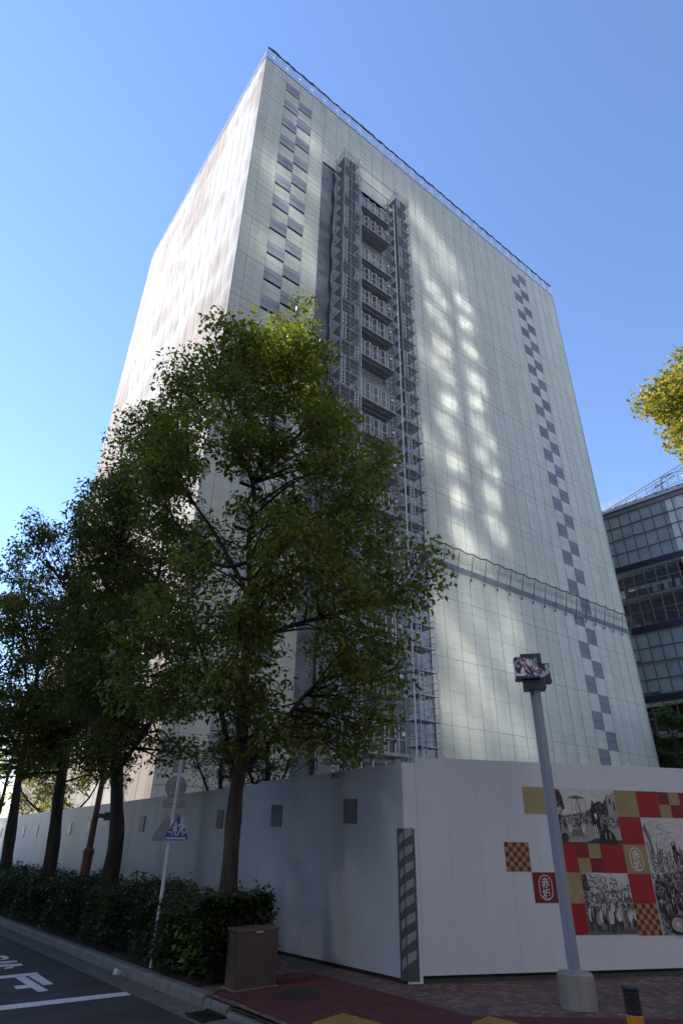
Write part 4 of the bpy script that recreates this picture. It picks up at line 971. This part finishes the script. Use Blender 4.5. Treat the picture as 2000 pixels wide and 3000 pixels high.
# bollard
bc = Vector((2.285, 5.655, 0)); T = thing('bollard', 'black rubber bollard with one orange reflective band near the lower right corner', 'bollard', bc)
def lathe(b, c, prof, n=24):
    n0 = len(b.v)
    for r_, z in prof:
        for i in range(n): t_ = 2*math.pi*i/n; b.v.append((c.x+r_*math.cos(t_), c.y+r_*math.sin(t_), c.z+z))
    for l in range(len(prof)-1): b.f += [(n0+l*n+i, n0+l*n+(i+1) % n, n0+(l+1)*n+(i+1) % n, n0+(l+1)*n+i) for i in range(n)]
    b.f.append(tuple(n0+(len(prof)-1)*n+i for i in range(n)))
b = MB(); lathe(b, bc, [(.095, 0), (.095, .03), (.062, .05), (.058, .73), (.060, .735), (.060, .745), (.057, .75)] + [(q, z) for k in range(5) for q, z in ((.060, .755+k*.022), (.060, .768+k*.022), (.055, .77+k*.022), (.055, .776+k*.022))] + [(.064, .872), (.064, .884), (.055, .893), (0.01, .897)])
b.build('body', mat('black_rubber', (.022, .023, .03), .55, .2, 8, .2, 60), T)
b = MB(); lathe(b, bc, [(.0592, .655), (.0612, .657), (.0612, .718), (.0592, .72)]); b.build('reflective_band', mat('orange_reflector', (.62, .24, .015), .35, .1, 10, .1, 90), T)
# control cabinet
CB = Fr(Lp(1.15, 2.17, 0), Lp(1.2, 1.45)-Lp(1.15, 2.17), Lp(1.75, 2.0)-Lp(1.15, 2.17)); CB.ex.z = 0; CB.ey = Vector((-CB.ex.y, CB.ex.x, 0)); CB.o.z = -.03
CB = Fr((-1.32, 9.89, -.03), (.722*math.cos(0), .51), None)
T = thing('utility_cabinet', 'brown metal roadside cabinet with louvred side at the end of the hedge', 'cabinet', CB.o)
cbm = mat('brown_steel', (.125, .095, .08), .38, .12, 3, .1, 20, metal=.35, dirt=((.08, .06, .05), 5, .66))
b = MB(); b.box(CB, 0, .64, 0, .30, 0, .66); b.build('body', cbm, T)
b = MB(); b.box(CB, -.02, .66, -.02, .32, .66, .685); b.build('lid', mat('brown_steel_edge', (.18, .14, .12), .35, .1, 3, 0, metal=.4), T)
b = MB()
for k in range(9):
    z = .27+k*.04
    n = len(b.v); b.v += [tuple(CB.p(-.004, .05, z)), tuple(CB.p(-.004, .25, z)), tuple(CB.p(-.022, .25, z+.006)), tuple(CB.p(-.022, .05, z+.006)), tuple(CB.p(-.004, .05, z+.03)), tuple(CB.p(-.004, .25, z+.03))]
    b.f += [(n, n+1, n+2, n+3), (n+3, n+2, n+5, n+4), (n, n+3, n+4), (n+1, n+5, n+2)]
b.box(CB, -.012, -.002, .03, .05, .25, .63); b.box(CB, -.012, -.002, .25, .27, .25, .63); b.build('louvre_panel', cbm, T)
b = MB(); b.box(CB, .27, .38, -.024, -.0205, .637, .657); b.build('sticker', mat('pink_white_sticker', (.5, .45, .46), .5, .1, 30, 0), T)
b = MB(); b.box(CB, -.03, .67, -.03, .33, -.05, .02); b.build('plinth', conc, T)
# crossing sign
sp = Vector((-2.88, 11.53, -.08)); T = thing('road_sign_post', 'leaning white sign pole with a blue crossing sign and the backs of three others', 'road sign', sp)
pw = mat('white_pole_paint', (.62, .64, .70), .4, .06, 3, 0); backm = mat('sign_back_grey', (.30, .30, .30), .45, .12, 5, .05, 20, metal=.3)
b = MB(); top_ = Vector((-2.84, 11.50, 2.98)); b.tube([sp, top_], .031, 12); b.build('pole', pw, T)
d_ = Vector((sp.x, sp.y, 0)).normalized(); SG = Fr((sp.x, sp.y, 0), (d_.y, -d_.x), (-d_.x, -d_.y))   # x right, y to camera
def rpoly(pts, r=.02, n=4):
    out = []; k = len(pts)
    for i in range(k):
        p0_, p1_, p2_ = Vector(pts[i-1]), Vector(pts[i]), Vector(pts[(i+1) % k]); a = (p0_-p1_).normalized()*r; c = (p2_-p1_).normalized()*r
        for j in range(n+1): t_ = j/n; out.append(tuple((p1_+a)*(1-t_)**2+p1_*2*t_*(1-t_)+(p1_+c)*t_**2))
    return out
TRI = [(-.205, .0), (.205, .0), (.205, .085), (.0, .42), (-.205, .085)]
SB = Fr(SG.p(.115, .06, 1.68), SG.ex, SG.ey)
blue = mat('sign_blue', (.012, .10, .42), .35, .08, 4, 0); wsg = mat('sign_white', (.62, .64, .7), .4, .04, 4, 0)
b = MB(); b.prism(rpoly(TRI), SB, .0, .006); sg = b.build('crossing_sign', wsg, T)
inn = [(x*.94, .012+z*.945) for x, z in TRI]; b = MB(); b.prism(rpoly(inn), SB, .006, .009); b.build('blue_field', blue, sg)
fig = MB()
def F_(pts, y=.0115): fig.prism([(x, z) for x, z in pts], SB, .009, y)
F_([(-.165, .03), (.165, .03), (.165, .062), (-.165, .062)]); F_([(-.135, .125), (-.09, .125), (-.09, .15), (-.135, .15)]); F_([(.115, .125), (.16, .125), (.16, .15), (.115, .15)])
def disc(x, z, r): F_([(x+r*math.cos(q*.5236), z+r*math.sin(q*.5236)) for q in range(12)])
disc(.065, .325, .03); F_([(.03, .33), (.065, .362), (.1, .34), (.095, .33)], .0125)
F_([(.045, .295), (.085, .295), (.105, .21), (.10, .175), (.045, .175), (.04, .22)]); F_([(.045, .285), (.05, .255), (.0, .215), (-.01, .23)]); F_([(.085, .285), (.125, .235), (.12, .2), (.10, .205)])
F_([(.045, .18), (.075, .18), (.03, .09), (.0, .082), (.002, .095)]); F_([(.07, .18), (.1, .18), (.115, .1), (.125, .088), (.1, .085)])
disc(-.035, .268, .024); disc(-.028, .30, .01); F_([(-.055, .245), (-.015, .245), (.005, .155), (-.07, .155)]); F_([(-.055, .24), (-.055, .215), (-.1, .19), (-.105, .2)])
F_([(-.055, .16), (-.035, .16), (-.07, .09), (-.095, .085), (-.09, .097)]); F_([(-.025, .16), (-.005, .16), (-.01, .09), (.005, .083), (-.03, .085)])
fig.build('pedestrian_figures', wsg, sg)
def back(name, poly, x, z, y=-.05):
    f_ = Fr(SG.p(x, y, z), SG.ex, SG.ey); b = MB(); b.prism(rpoly(poly, .015), f_, -.006, .0); p_ = b.build(name, backm, T)
    xs_ = [q[0] for q in poly]; zs_ = [q[1] for q in poly]; b = MB()
    for zz in ((min(zs_)+.25*(max(zs_)-min(zs_))), (min(zs_)+.78*(max(zs_)-min(zs_)))): b.box(f_, min(xs_)*.55, max(xs_)*.55, .0, .012, zz-.012, zz+.012)
    b.build('bracket', mat('galvanised_bracket', (.4, .4, .4), .4, .1, 6, 0, metal=.5), p_)
back('sign_back', TRI, -.07, 1.68, -.05); back('sign_back', [(-.19, 0), (.19, 0), (.19, .13), (-.19, .13)], .0, 2.19)
back('sign_back', [(.19*math.cos(q*math.pi/12), .19+.19*math.sin(q*math.pi/12)) for q in range(24)], .0, 2.34)
back('sign_back', [(-.11, 0), (.11, 0), (.11, .22), (-.11, .22)], .0, 2.76, -.04)
# red-brown lantern lamp
lp = Lp(9.0, 1.75, 0); T = thing('street_lamp', 'old-fashioned red-brown lamp post with a glass lantern among the left trees', 'street lamp', lp)
rb = mat('red_brown_paint', (.16, .055, .045), .5, .12, 4, .05, 30)
b = MB(); lathe(b, lp, [(.16, 0), (.16, .5), (.125, .55), (.125, 1.45), (.14, 1.5), (.14, 1.56), (.085, 1.62), (.065, 3.75), (.05, 3.8)], 6); b.build('pole', rb, T)
b = MB(); tp = lp+Vector((0, 0, 3.78)); LNF = Fr(tp, (math.cos(R(200)), math.sin(R(200)))); 
b.tube([LNF.p(0, 0, -.1), LNF.p(.1, 0, .15), LNF.p(.3, 0, .22), LNF.p(.5, 0, .1)], .03, 6); b.tube([LNF.p(0, 0, -.6), LNF.p(.25, 0, -.4), LNF.p(.45, 0, .1)], .015, 6); b.build('bracket', rb, T)
lh_ = LNF.p(.5, 0, 0); b = MB()
for a in range(6): 
    t_ = a*math.pi/3; b.tube([lh_+Vector((.10*math.cos(t_), .10*math.sin(t_), .1)), lh_+Vector((.17*math.cos(t_), .17*math.sin(t_), .6))], .012, 4)
lathe(b, lh_+Vector((0, 0, .02)), [(.05, 0), (.12, .06), (.12, .09), (.0, .09)], 6); lathe(b, lh_, [(.21, .6), (.21, .63), (.07, .8), (.02, .86)], 6); b.build('lantern_frame', rb, T)
b = MB(); lathe(b, lh_, [(.09, .12), (.16, .59), (.1, .6)], 6); b.build('lantern_glass', mat('frosted_lantern', (.38, .36, .32), .3, .1, 5, 0), T)
b = MB(); b.box(Fr(lp, (1, .3)), .08, .26, -.06, .06, 2.25, 2.35); b.box(Fr(lp, (1, .3)), .2, .34, -.08, .08, 2.2, 2.38); b.build('spotlight', dk, T)
# scrap of paper by the kerb, litter, small marker post at hedge end
b = MB(); q = Lp(4.0, 2.66, -.125); b.quad(q+Vector((-.04, 0, 0)), q+Vector((.03, .01, 0)), q+Vector((.035, .02, .07)), q+Vector((-.03, .03, .09))); b.quad(q+Vector((.05, 0, 0)), q+Vector((.09, .02, 0)), q+Vector((.085, .02, .06)), q+Vector((.05, .0, .07)))
b.build('paper_scrap', wsg, at=q, label='crumpled white scrap of paper in the gutter against the kerb', category='litter')
b = MB(); q = Vector((3.45, 9.0, .004)); b.quad(q, q+Vector((.05, -.01, .004)), q+Vector((.055, .0, .004)), q+Vector((.004, .012, .002)))
b.build('paper_scrap', wsg, at=q, label='tiny white litter on the bricks right of the concrete pole foot', category='litter')
b = MB(); q = Lp(1.7, 1.3, 0); b.tube([q, q+Vector((.04, 0, .75))], .045, 8); b.build('timber_stake', mat('brown_stake', (.13, .07, .045), .8, .2, 6, .3, 40, stretch=(1, 1, .2)), at=q, label='brown round timber stake at the near end of the hedge', category='stake')

# ------------------------------------------------------------------ foliage
def leaves(P, nrm_up, size, droop=.5, asp=.5, seed=0):
    """P: (n,3) leaf positions -> verts, faces of folded rhombus leaves"""
    r = np.random.default_rng(seed); n = len(P)
    az = r.random(n)*2*np.pi; el = -droop+r.normal(0, .45, n)
    d = np.stack([np.cos(az)*np.cos(el), np.sin(az)*np.cos(el), np.sin(el)], 1)
    upv = np.stack([r.normal(0, .55, n), r.normal(0, .55, n), np.ones(n)], 1); w = np.cross(d, upv); w /= np.linalg.norm(w, axis=1)[:, None]+1e-9
    nn = np.cross(w, d); L = size*(.6+.8*r.random(n))[:, None]; Wd = L*asp*(.8+.4*r.random(n))[:, None]
    v = np.stack([P, P+d*L*.42+w*Wd*.5+nn*L*.07, P+d*L, P+d*L*.42-w*Wd*.5+nn*L*.07], 1).reshape(-1, 3)
    return v
def leafmesh(name, v, m, parent, **tags):
    n = len(v)//4; me = bpy.data.meshes.new(name); o0 = np.array(WL[parent.name]) if parent is not None else np.zeros(3)
    me.vertices.add(n*4); me.vertices.foreach_set('co', (v-o0).astype(np.float32).ravel()); me.loops.add(n*4); me.loops.foreach_set('vertex_index', np.arange(n*4, dtype=np.int32))
    me.polygons.add(n); me.polygons.foreach_set('loop_start', np.arange(0, n*4, 4, dtype=np.int32)); me.polygons.foreach_set('loop_total', np.full(n, 4, dtype=np.int32)); me.update(calc_edges=True); me.validate()
    me.materials.append(m); o = bpy.data.objects.new(name, me); COL.objects.link(o)
    if parent is not None: o.parent = parent
    WL[o.name] = Vector(o0)
    for a, b in tags.items(): o[a] = b
    return o
def inpoly(x, z, poly):
    c = False; j = len(poly)-1
    for i in range(len(poly)):
        xi, zi = poly[i]; xj, zj = poly[j]
        if (zi > z) != (zj > z) and x < (xj-xi)*(z-zi)/(zj-zi)+xi: c = not c
        j = i
    return c
def edged(x, z, poly):
    best = 9; p = Vector((x, z))
    for i in range(len(poly)):
        a, b = Vector(poly[i-1]), Vector(poly[i]); ab = b-a; t_ = max(0, min(1, (p-a).dot(ab)/max(1e-9, ab.dot(ab)))); best = min(best, (p-a-ab*t_).length)
    return best
bark = mat('dark_bark', (.032, .025, .020), .9, .4, 7, 1.0, 26, stretch=(1, 1, .16), col2=(.085, .070, .058))
twig = mat('twig_bark', (.035, .026, .02), .9, .3, 6, .4, 30)
def smooth_path(pts, k=4):
    out = []
    for i in range(len(pts)-1):
        p0_, p1_, p2_, p3_ = pts[max(i-1, 0)], pts[i], pts[i+1], pts[min(i+2, len(pts)-1)]
        for j in range(k):
            t_ = j/k; out.append(.5*((2*p1_)+(-p0_+p2_)*t_+(2*p0_-5*p1_+4*p2_-p3_)*t_*t_+(-p0_+3*p1_-3*p2_+p3_)*t_**3))
    out.append(pts[-1]); return out
def tree(name, label, base, poly, branches, trunk_r, ncl, per, lsize, lm, depth=1.0, seed=1, cat='tree', group=None, holes=.35, crad=(.32, .6), lump=5.5, lsep=.58, droop=.5, tone=None):
    rr = random.Random(seed); r2 = np.random.default_rng(seed)
    T = thing(name, label, cat, base, group); h_ = Vector((base[0], base[1], 0)).normalized(); ex = Vector((h_.y, -h_.x, 0)); ey = h_
    bl = Vector(base); tr = MB(); tw = MB(); skel = []
    for bi, br_ in enumerate(branches):
        pts = []; dd = 0; sgn = rr.choice((-1, 1))
        for q, p in enumerate(br_):
            if bi: dd += rr.uniform(.05, .28)*sgn*depth
            pts.append(bl+ex*p[0]+ey*(dd if bi else rr.uniform(-.05, .05))+Vector((0, 0, p[1]-base[2])))
        sm = smooth_path(pts); n = len(sm)
        if bi == 0: rad = [trunk_r*(1-.8*(i/(n-1))**.9)+(.06*math.exp(-i*.8)) for i in range(n)]
        else:
            zz = br_[0][1]; r0_ = trunk_r*max(.2, .40-.02*max(0, zz-2.5)); rad = [r0_*(1-.75*i/(n-1)) for i in range(n)]
        rad = [q*(1+rr.uniform(-.08, .08)) for q in rad]
        tr.tube(sm, rad, 10); skel += [(p, q) for p, q in zip(sm, rad) if p.z-bl.z > 2.0]
    xsn = [p[0] for p in poly]; zsn = [p[1] for p in poly]; cl = []; tries = 0
    hs = [(rr.uniform(min(xsn), max(xsn)), rr.uniform(-1.5, 1.5), rr.uniform(min(zsn), max(zsn)), rr.uniform(.35, .8)) for _ in range(int(30*holes))]
    lumps = []; k_ = 0
    while len(lumps) < ncl/lump and k_ < 20000:
        k_ += 1; x = rr.uniform(min(xsn), max(xsn)); z = min(zsn)+(max(zsn)-min(zsn))*rr.random()**1.15
        if not inpoly(x, z, poly): continue
        e = edged(x, z, poly)
        if e < .3 or (e > 1.3 and rr.random() < .3): continue
        dmax = min(2.6, .3+1.0*e)*depth; y = math.copysign(abs(rr.uniform(-1, 1))**.6, rr.uniform(-1, 1))*dmax
        if any((x-a[0])**2+(y-a[1])**2+(z-a[2])**2 < lsep**2 for a in lumps): continue
        if any((x-a)**2+(y-b)**2*.15+(z-c)**2 < d*d for a, b, c, d in hs) and rr.random() < .85: continue
        lumps.append((x, y, z))
    while len(cl) < ncl and tries < 60000:
        tries += 1; L_ = rr.choice(lumps); x = L_[0]+rr.gauss(0, .32); z = L_[2]+rr.gauss(0, .26); yl = L_[1]+rr.gauss(0, .34)
        if not inpoly(x, z, poly): continue
        e = edged(x, z, poly)
        if e < .16: continue
        y = yl
        if any((x-a[0])**2+(y-a[1])**2+(z-a[2])**2 < .055 for a in cl): continue
        cl.append((x, y, z, min(rr.uniform(*crad), e+.28)))
    P = []
    for x, y, z, cr_ in cl:
        c = bl+ex*x+ey*y+Vector((0, 0, z-base[2])); c = Vector((c.x, c.y, z))
        n = int(per*(cr_/.55)**2*rr.uniform(.7, 1.25)); q = r2.normal(0, 1, (n, 3)); q /= np.linalg.norm(q, axis=1)[:, None]; q *= (r2.random(n)**.45)[:, None]*cr_*np.array([1, 1, .7])
        P.append(q+np.array(c))
        if skel:
            bp_ = min(skel, key=lambda s_: (s_[0]-c).length+(2 if s_[0].z > c.z+.4 else 0)); mid = (bp_[0]+c)/2+Vector((rr.uniform(-.15, .15), rr.uniform(-.15, .15), rr.uniform(-.05, .25)))
            r_ = min(bp_[1]*.6, .035); tw.tube([bp_[0], mid, c], [r_, r_*.6, .006], 5, cap=False)
            for _ in range(4):
                e_ = c+Vector((rr.uniform(-1, 1), rr.uniform(-1, 1), rr.uniform(-.6, .8)))*cr_*.85; tw.tube([mid.lerp(c, rr.uniform(.4, 1)), (c+e_)/2+Vector((0, 0, .05)), e_], [.009, .006, .003], 3, cap=False)
            # stray leaves on the twig
    P = np.concatenate(P); v = leaves(P, 0, lsize, droop, .52, seed)
    if tr.v: tr.build('trunk', bark, T, smooth=True)
    if tw.v: tw.build('twigs', twig, T)
    leafmesh('crown', v, lm, T); return T
LM1 = leafmat('camphor_leaves', (.034, .048, .013), (.105, .108, .028), (1.6, 1.7, .48))
LM2 = leafmat('evergreen_leaves', (.034, .044, .013), (.085, .080, .024), (1.5, 1.6, .5))
LM3 = leafmat('yellow_green_leaves', (.10, .12, .03), (.30, .27, .07), (1.1, 1.05, .5)); LM4 = leafmat('pine_needles', (.02, .035, .016), (.035, .055, .022), (1, 1, .6), .6)
LM5 = leafmat('far_foliage', (.022, .034, .014), (.05, .065, .022), (1.2, 1.3, .6), .6)
poly1 = [(-1.3, 2.5), (-2.2, 3.4), (-2.6, 6.0), (-3.0, 8), (-3.2, 9.4), (-2.8, 10.2), (-2.5, 10.9), (-2.5, 11.4), (-1.9, 12.2), (-1.2, 12.5), (-.9, 11.9), (-.75, 11.9), (-.65, 13.2), (-.3, 14.2), (.25, 14.4), (.65, 13.7), (.8, 12.9), (1.2, 12.3), (1.5, 11.6), (1.9, 11.1), (1.85, 10.4), (2.4, 9.9), (2.85, 9.0), (2.85, 7.6), (3.1, 7.1), (3.8, 6.6), (3.5, 6.0), (3.1, 5.0), (3.1, 4.2), (2.8, 3.6), (2.3, 3.0), (1.9, 2.5), (1.3, 2.3), (.8, 2.6), (.3, 3.0), (-.4, 2.8)]
tree('camphor_tree', 'tall camphor tree nearest the corner, sunlit yellow-green at its top, trunk behind the cabinet', (-1.64, 10.71, -.04), poly1,
     [[(-.02, -.04), (-.01, 1.0), (-.03, 2.28), (.0, 2.9), (-.05, 4.03), (-.1, 5.02), (-.11, 5.9), (-.24, 7.05), (-.22, 8.1), (-.35, 8.6)], [(-.04, 6.03), (.41, 6.37), (.97, 6.44), (1.14, 6.64), (1.7, 7.1)],
      [(-.05, 6.9), (.3, 6.9), (.62, 7.19), (1.01, 7.69), (1.75, 8.3), (2.2, 9.0)], [(.05, 2.75), (.57, 3.35), (.82, 3.77), (1.23, 4.29), (1.67, 4.63), (2.26, 4.58), (2.9, 5.1)], [(-.1, 4.22), (-.38, 4.13), (-.66, 4.23), (-1.1, 4.7)],
      [(-.2, 6.62), (-.73, 6.55), (-1.4, 7.0), (-2.1, 8.0)], [(-.3, 8.4), (-.83, 9.54), (-1.1, 10.1), (-1.3, 10.7)], [(-.33, 8.56), (0, 9.53), (-.01, 10.91), (-.05, 12.4), (.05, 13.6)], [(-.2, 8.3), (.46, 9.23), (1.02, 9.97), (1.31, 10.8)],
      [(-.05, 2.5), (-.34, 3.46), (-.61, 4.2), (-1.2, 5.4)], [(-.11, 5.9), (-.9, 7.2), (-1.6, 8.1), (-2.1, 8.6)], [(-.1, 5.0), (1.0, 5.5), (2.2, 5.9), (3.3, 6.2)]],
     .155, 430, 185, .112, LM1, 1.0, 3, holes=.7, lump=6.5, lsep=.78)
tree('evergreen_tree', 'evergreen street tree with a forked trunk, second from the corner', (-4.8, 14.5, -.14), [(-1.2, 2.4), (-1.8, 3.8), (-2.2, 7), (-2.6, 9), (-2.4, 10.6), (-1.9, 12.2), (-.8, 13.0), (.5, 12.6), (1.4, 10.5), (1.6, 7.5), (1.5, 5), (1.5, 3.2), (.8, 2.2), (.3, 2.9)],
     [[(0, -.14), (.05, 1.46), (-.1, 2.4), (-.28, 3.41), (-.41, 4.54), (-.68, 5.75), (-.97, 7.06), (-1.1, 8.5)], [(-.35, 4.0), (-.33, 6.05), (-.1, 7.17), (-.08, 8.15), (-.15, 9.72)], [(-.2, 3.0), (.4, 4.2), (.9, 5.4), (1.1, 6.6)], [(-.4, 4.5), (-1.1, 5.4), (-1.6, 6.6)]],
     .20, 340, 190, .11, LM2, 1.0, 5, holes=.6, group='street trees in the hedge on the left')
tree('evergreen_tree', 'evergreen street tree with knobbly leaning trunk, third from the corner', (-7.5, 18, -.25), [(-2.0, 2.3), (-3.0, 5), (-3.3, 9), (-2.7, 11), (-1.3, 12.6), (0, 12.6), (1, 11), (1.6, 8), (1.6, 4), (1.2, 2.3), (.5, 2.9), (-.6, 3.0)],
     [[(0, -.25), (-.05, 1.22), (-.2, 2.6), (-.27, 3.74), (-.25, 4.68), (-.5, 6.4), (-.9, 8)], [(-.27, 3.9), (.3, 5.2), (.7, 6.8), (.6, 8.6)], [(-.25, 3.2), (-1.0, 4.4), (-1.8, 5.6), (-2.2, 7.2)], [(-.25, 4.7), (-.1, 6.4), (.0, 8.4)]],
     .20, 310, 170, .12, LM2, 1.1, 8, holes=.5, group='street trees in the hedge on the left')
tree('evergreen_tree', 'evergreen street tree with dark straight trunk at the left edge of the photo', (-10.4, 21.8, -.35), [(-3.2, 2.4), (-4.2, 5), (-4.2, 9), (-2.9, 11.4), (-2.2, 12.4), (-1, 12.0), (.8, 10.8), (1.5, 8), (1.6, 4), (1.2, 2.4), (0, 3.2)],
     [[(0, -.35), (-.16, 1.05), (-.3, 2.4), (-.43, 3.56), (-.53, 5.68), (-.74, 7.0)], [(-.4, 3.0), (.2, 4.6), (.6, 6.2)], [(-.45, 3.8), (-1.4, 5.2), (-2.4, 6.6)]],
     .22, 300, 150, .13, LM2, 1.2, 12, holes=.4, group='street trees in the hedge on the left')
# trees standing inside the site behind the left hoarding
def blob(cx, z0, z1, rx): return [(cx+rx*math.cos(a)*(1 if math.sin(a) > 0 else .8), (z0+z1)/2+(z1-z0)/2*math.sin(a)) for a in [k*math.pi/8 for k in range(16)]]
for i, (s_, w_, h0, h1, rx, lab, m_) in enumerate((
        (7.2, -2.0, 2.3, 4.8, 1.3, 'dark pine with reddish trunk showing over the hoarding behind the sign pole', LM4), (10.5, -2.4, 2.2, 4.9, 1.2, 'smaller dark pine over the hoarding left of the sign pole', LM4),
        (24, -1.5, 2.0, 8.5, 3.2, 'sunlit yellow-green tree inside the site, behind the leftmost windows of the hoarding', LM3), (33, -1.0, 1.6, 10.5, 4.0, 'sunlit tree beyond the far left end of the hoarding', LM3), (30, 6, 3, 11, 3.5, 'shaded tree at the far left across the street', LM2))):
    p = LF_.p(s_, w_, gz(s_)); zb = p.z
    tree('pine_tree' if m_ is LM4 else 'broadleaf_tree', lab, tuple(p), blob(0, h0, h1, rx), [[(0, zb), (.1, h0), (.0, (h0+h1)/2), (.1, h1-.6)], [(.05, h0*.9), (.7*rx*.6, h0+1.0), (rx*.6, (h0+h1)/2)], [(.05, h0), (-.5*rx, h0+1.2), (-.7*rx, (h0+h1)/2+.3)]],
         .12+.01*rx, int(36*rx), 110, .075 if m_ is LM4 else .15, m_, 1.1, 20+i, droop=-.2 if m_ is LM4 else .5, holes=.3)
# the sunlit tree at the right edge
tree('camphor_tree', 'sunlit yellow-green camphor tree entering at the right edge against the sky', (11.08, 11.38, 0), [(-1.2, 7.0), (-2.3, 7.5), (-2.2, 9.2), (-1.7, 9.7), (-2.8, 11.2), (-3.2, 12.2), (-2.8, 13.1), (-2.1, 13.9), (-1.4, 14.6), (.8, 14.8), (2, 13.6), (2.6, 11), (2, 8.5), (0, 7.2)],
     [[(0, 0), (.1, 4), (0, 7), (-.2, 10), (-.1, 13)], [(.05, 6.5), (-.8, 9), (-1.8, 11), (-2.4, 12.4)], [(0, 8), (-.9, 10.6), (-1.2, 13)], [(.1, 6), (1, 9), (1.8, 11)]],
     .2, 380, 170, .13, LM3, .9, 33, holes=.1, lump=5, lsep=.5)
# dark trees beyond, at the foot of the glass building
for i, (x, y, h0, h1, rx, lab) in enumerate(((37.2, 68.0, 2, 15.2, 3.3, 'dark tree at the right edge of the wrapped high-rise, below the glass building'), (41.5, 61.5, 2, 14.4, 3.6, 'dark tree in front of the glass building, nearest the right edge'), (34.5, 72.5, 2, 13.5, 3.2, 'dark tree half hidden behind the right edge of the wrapped high-rise'))):
    tree('broadleaf_tree', lab, (x, y, 0), blob(0, h0, h1, rx), [[(0, 0), (.1, 4), (.0, 8), (.1, h1-1.5)], [(.05, 5), (1.5, 8), (2, 11)], [(.05, 5), (-1.4, 8), (-2, 11)]], .25, 130, 60, .30, LM5, 1.1, 40+i, holes=.5, crad=(.7, 1.2))
# hedge
hd = thing('hedge', 'dark clipped evergreen hedge along the kerb under the left trees', 'hedge', Lp(1.6, 1.8, 0))
n = 62000; r2 = np.random.default_rng(5); s_ = 1.7+(r2.random(n)**1.5)*34; side = r2.random(n)
w_ = np.where(side < .45, 2.42-np.abs(r2.normal(0, .10, n)), 1.25+1.15*r2.random(n)); top = .93+.10*np.sin(s_*1.7)+.06*np.sin(s_*4.1+1)
z_ = np.where(side < .45, .12+(top-.1)*r2.random(n)**.8, top-np.abs(r2.normal(0, .09, n))); k_ = side > .93
z_ = np.where(k_, top+.14*r2.random(n), z_); endm = r2.random(n) < .07; s_ = np.where(endm, 1.62+.25*r2.random(n), s_); z_ = np.where(endm, .3+.75*r2.random(n), z_); w_ = np.where(endm, 1.2+1.2*r2.random(n), w_)
bul = .09*np.sin(s_*2.3+z_*3)+.07*np.sin(s_*5.1); w_ = w_+np.where(side < .45, bul, 0)
ex, ey = np.array(LF_.ex), np.array(LF_.ey); P = np.array(Cn)+ex*s_[:, None]+ey*w_[:, None]; P[:, 2] = -SL*s_+z_
HM_ = leafmat('hedge_leaves', (.020, .032, .016), (.045, .062, .03), (.8, .9, .4), .3)
leafmesh('foliage', leaves(P, 0, .085, .1, .45, 9), HM_, hd)
b = MB()
for k in range(60):
    q = 1.75+k*.45*(1+.01*k); x = Lp(q, random.uniform(1.6, 2.2)); 
    for _ in range(3): b.tube([x, x+Vector((random.uniform(-.1, .1), random.uniform(-.1, .1), .45)), x+Vector((random.uniform(-.25, .25), random.uniform(-.25, .25), .9))], [.014, .01, .004], 4, cap=False)
b.build('stems', twig, hd, kind='stuff')
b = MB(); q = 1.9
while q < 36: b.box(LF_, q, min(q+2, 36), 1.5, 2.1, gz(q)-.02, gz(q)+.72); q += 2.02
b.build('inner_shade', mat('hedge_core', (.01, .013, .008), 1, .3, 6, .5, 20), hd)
# new shoots rising out of the hedge top
b = MB(); P = []
for k in range(46):
    q = 1.7+random.random()**1.3*14; w0 = random.uniform(1.25, 1.9); p = Lp(q, w0, .9); hh = random.uniform(.12, .32)
    b.tube([p, p+Vector((.02, .01, hh))], [.004, .002], 3, cap=False)
    for _ in range(12): P.append(tuple(p+Vector((.02, .01, hh*random.uniform(.3, 1)))))
b.build('shoots', twig, hd, kind='stuff'); leafmesh('shoot_leaves', leaves(np.array(P), 0, .09, -.3, .4, 3), LM2, hd)
# a young plant with lighter leaves beside the cabinet
P = []; q = Lp(2.1, 2.3, .25)
for _ in range(260): P.append((q.x+random.gauss(0, .13), q.y+random.gauss(0, .13), q.z+random.gauss(.15, .15)))
yp = thing('shrub', 'small bright green shrub growing out of the hedge beside the cabinet', 'shrub', Lp(2.1, 2.3, 0)); leafmesh('foliage', leaves(np.array(P), 0, .1, .2, .5, 4), leafmat('fresh_leaves', (.06, .09, .02), (.10, .13, .03), (1, 1, .4)), yp)
b = MB(); b.tube([Lp(2.1, 2.3, 0), Lp(2.1, 2.3, .35)], .01, 4); b.build('stem', twig, yp)
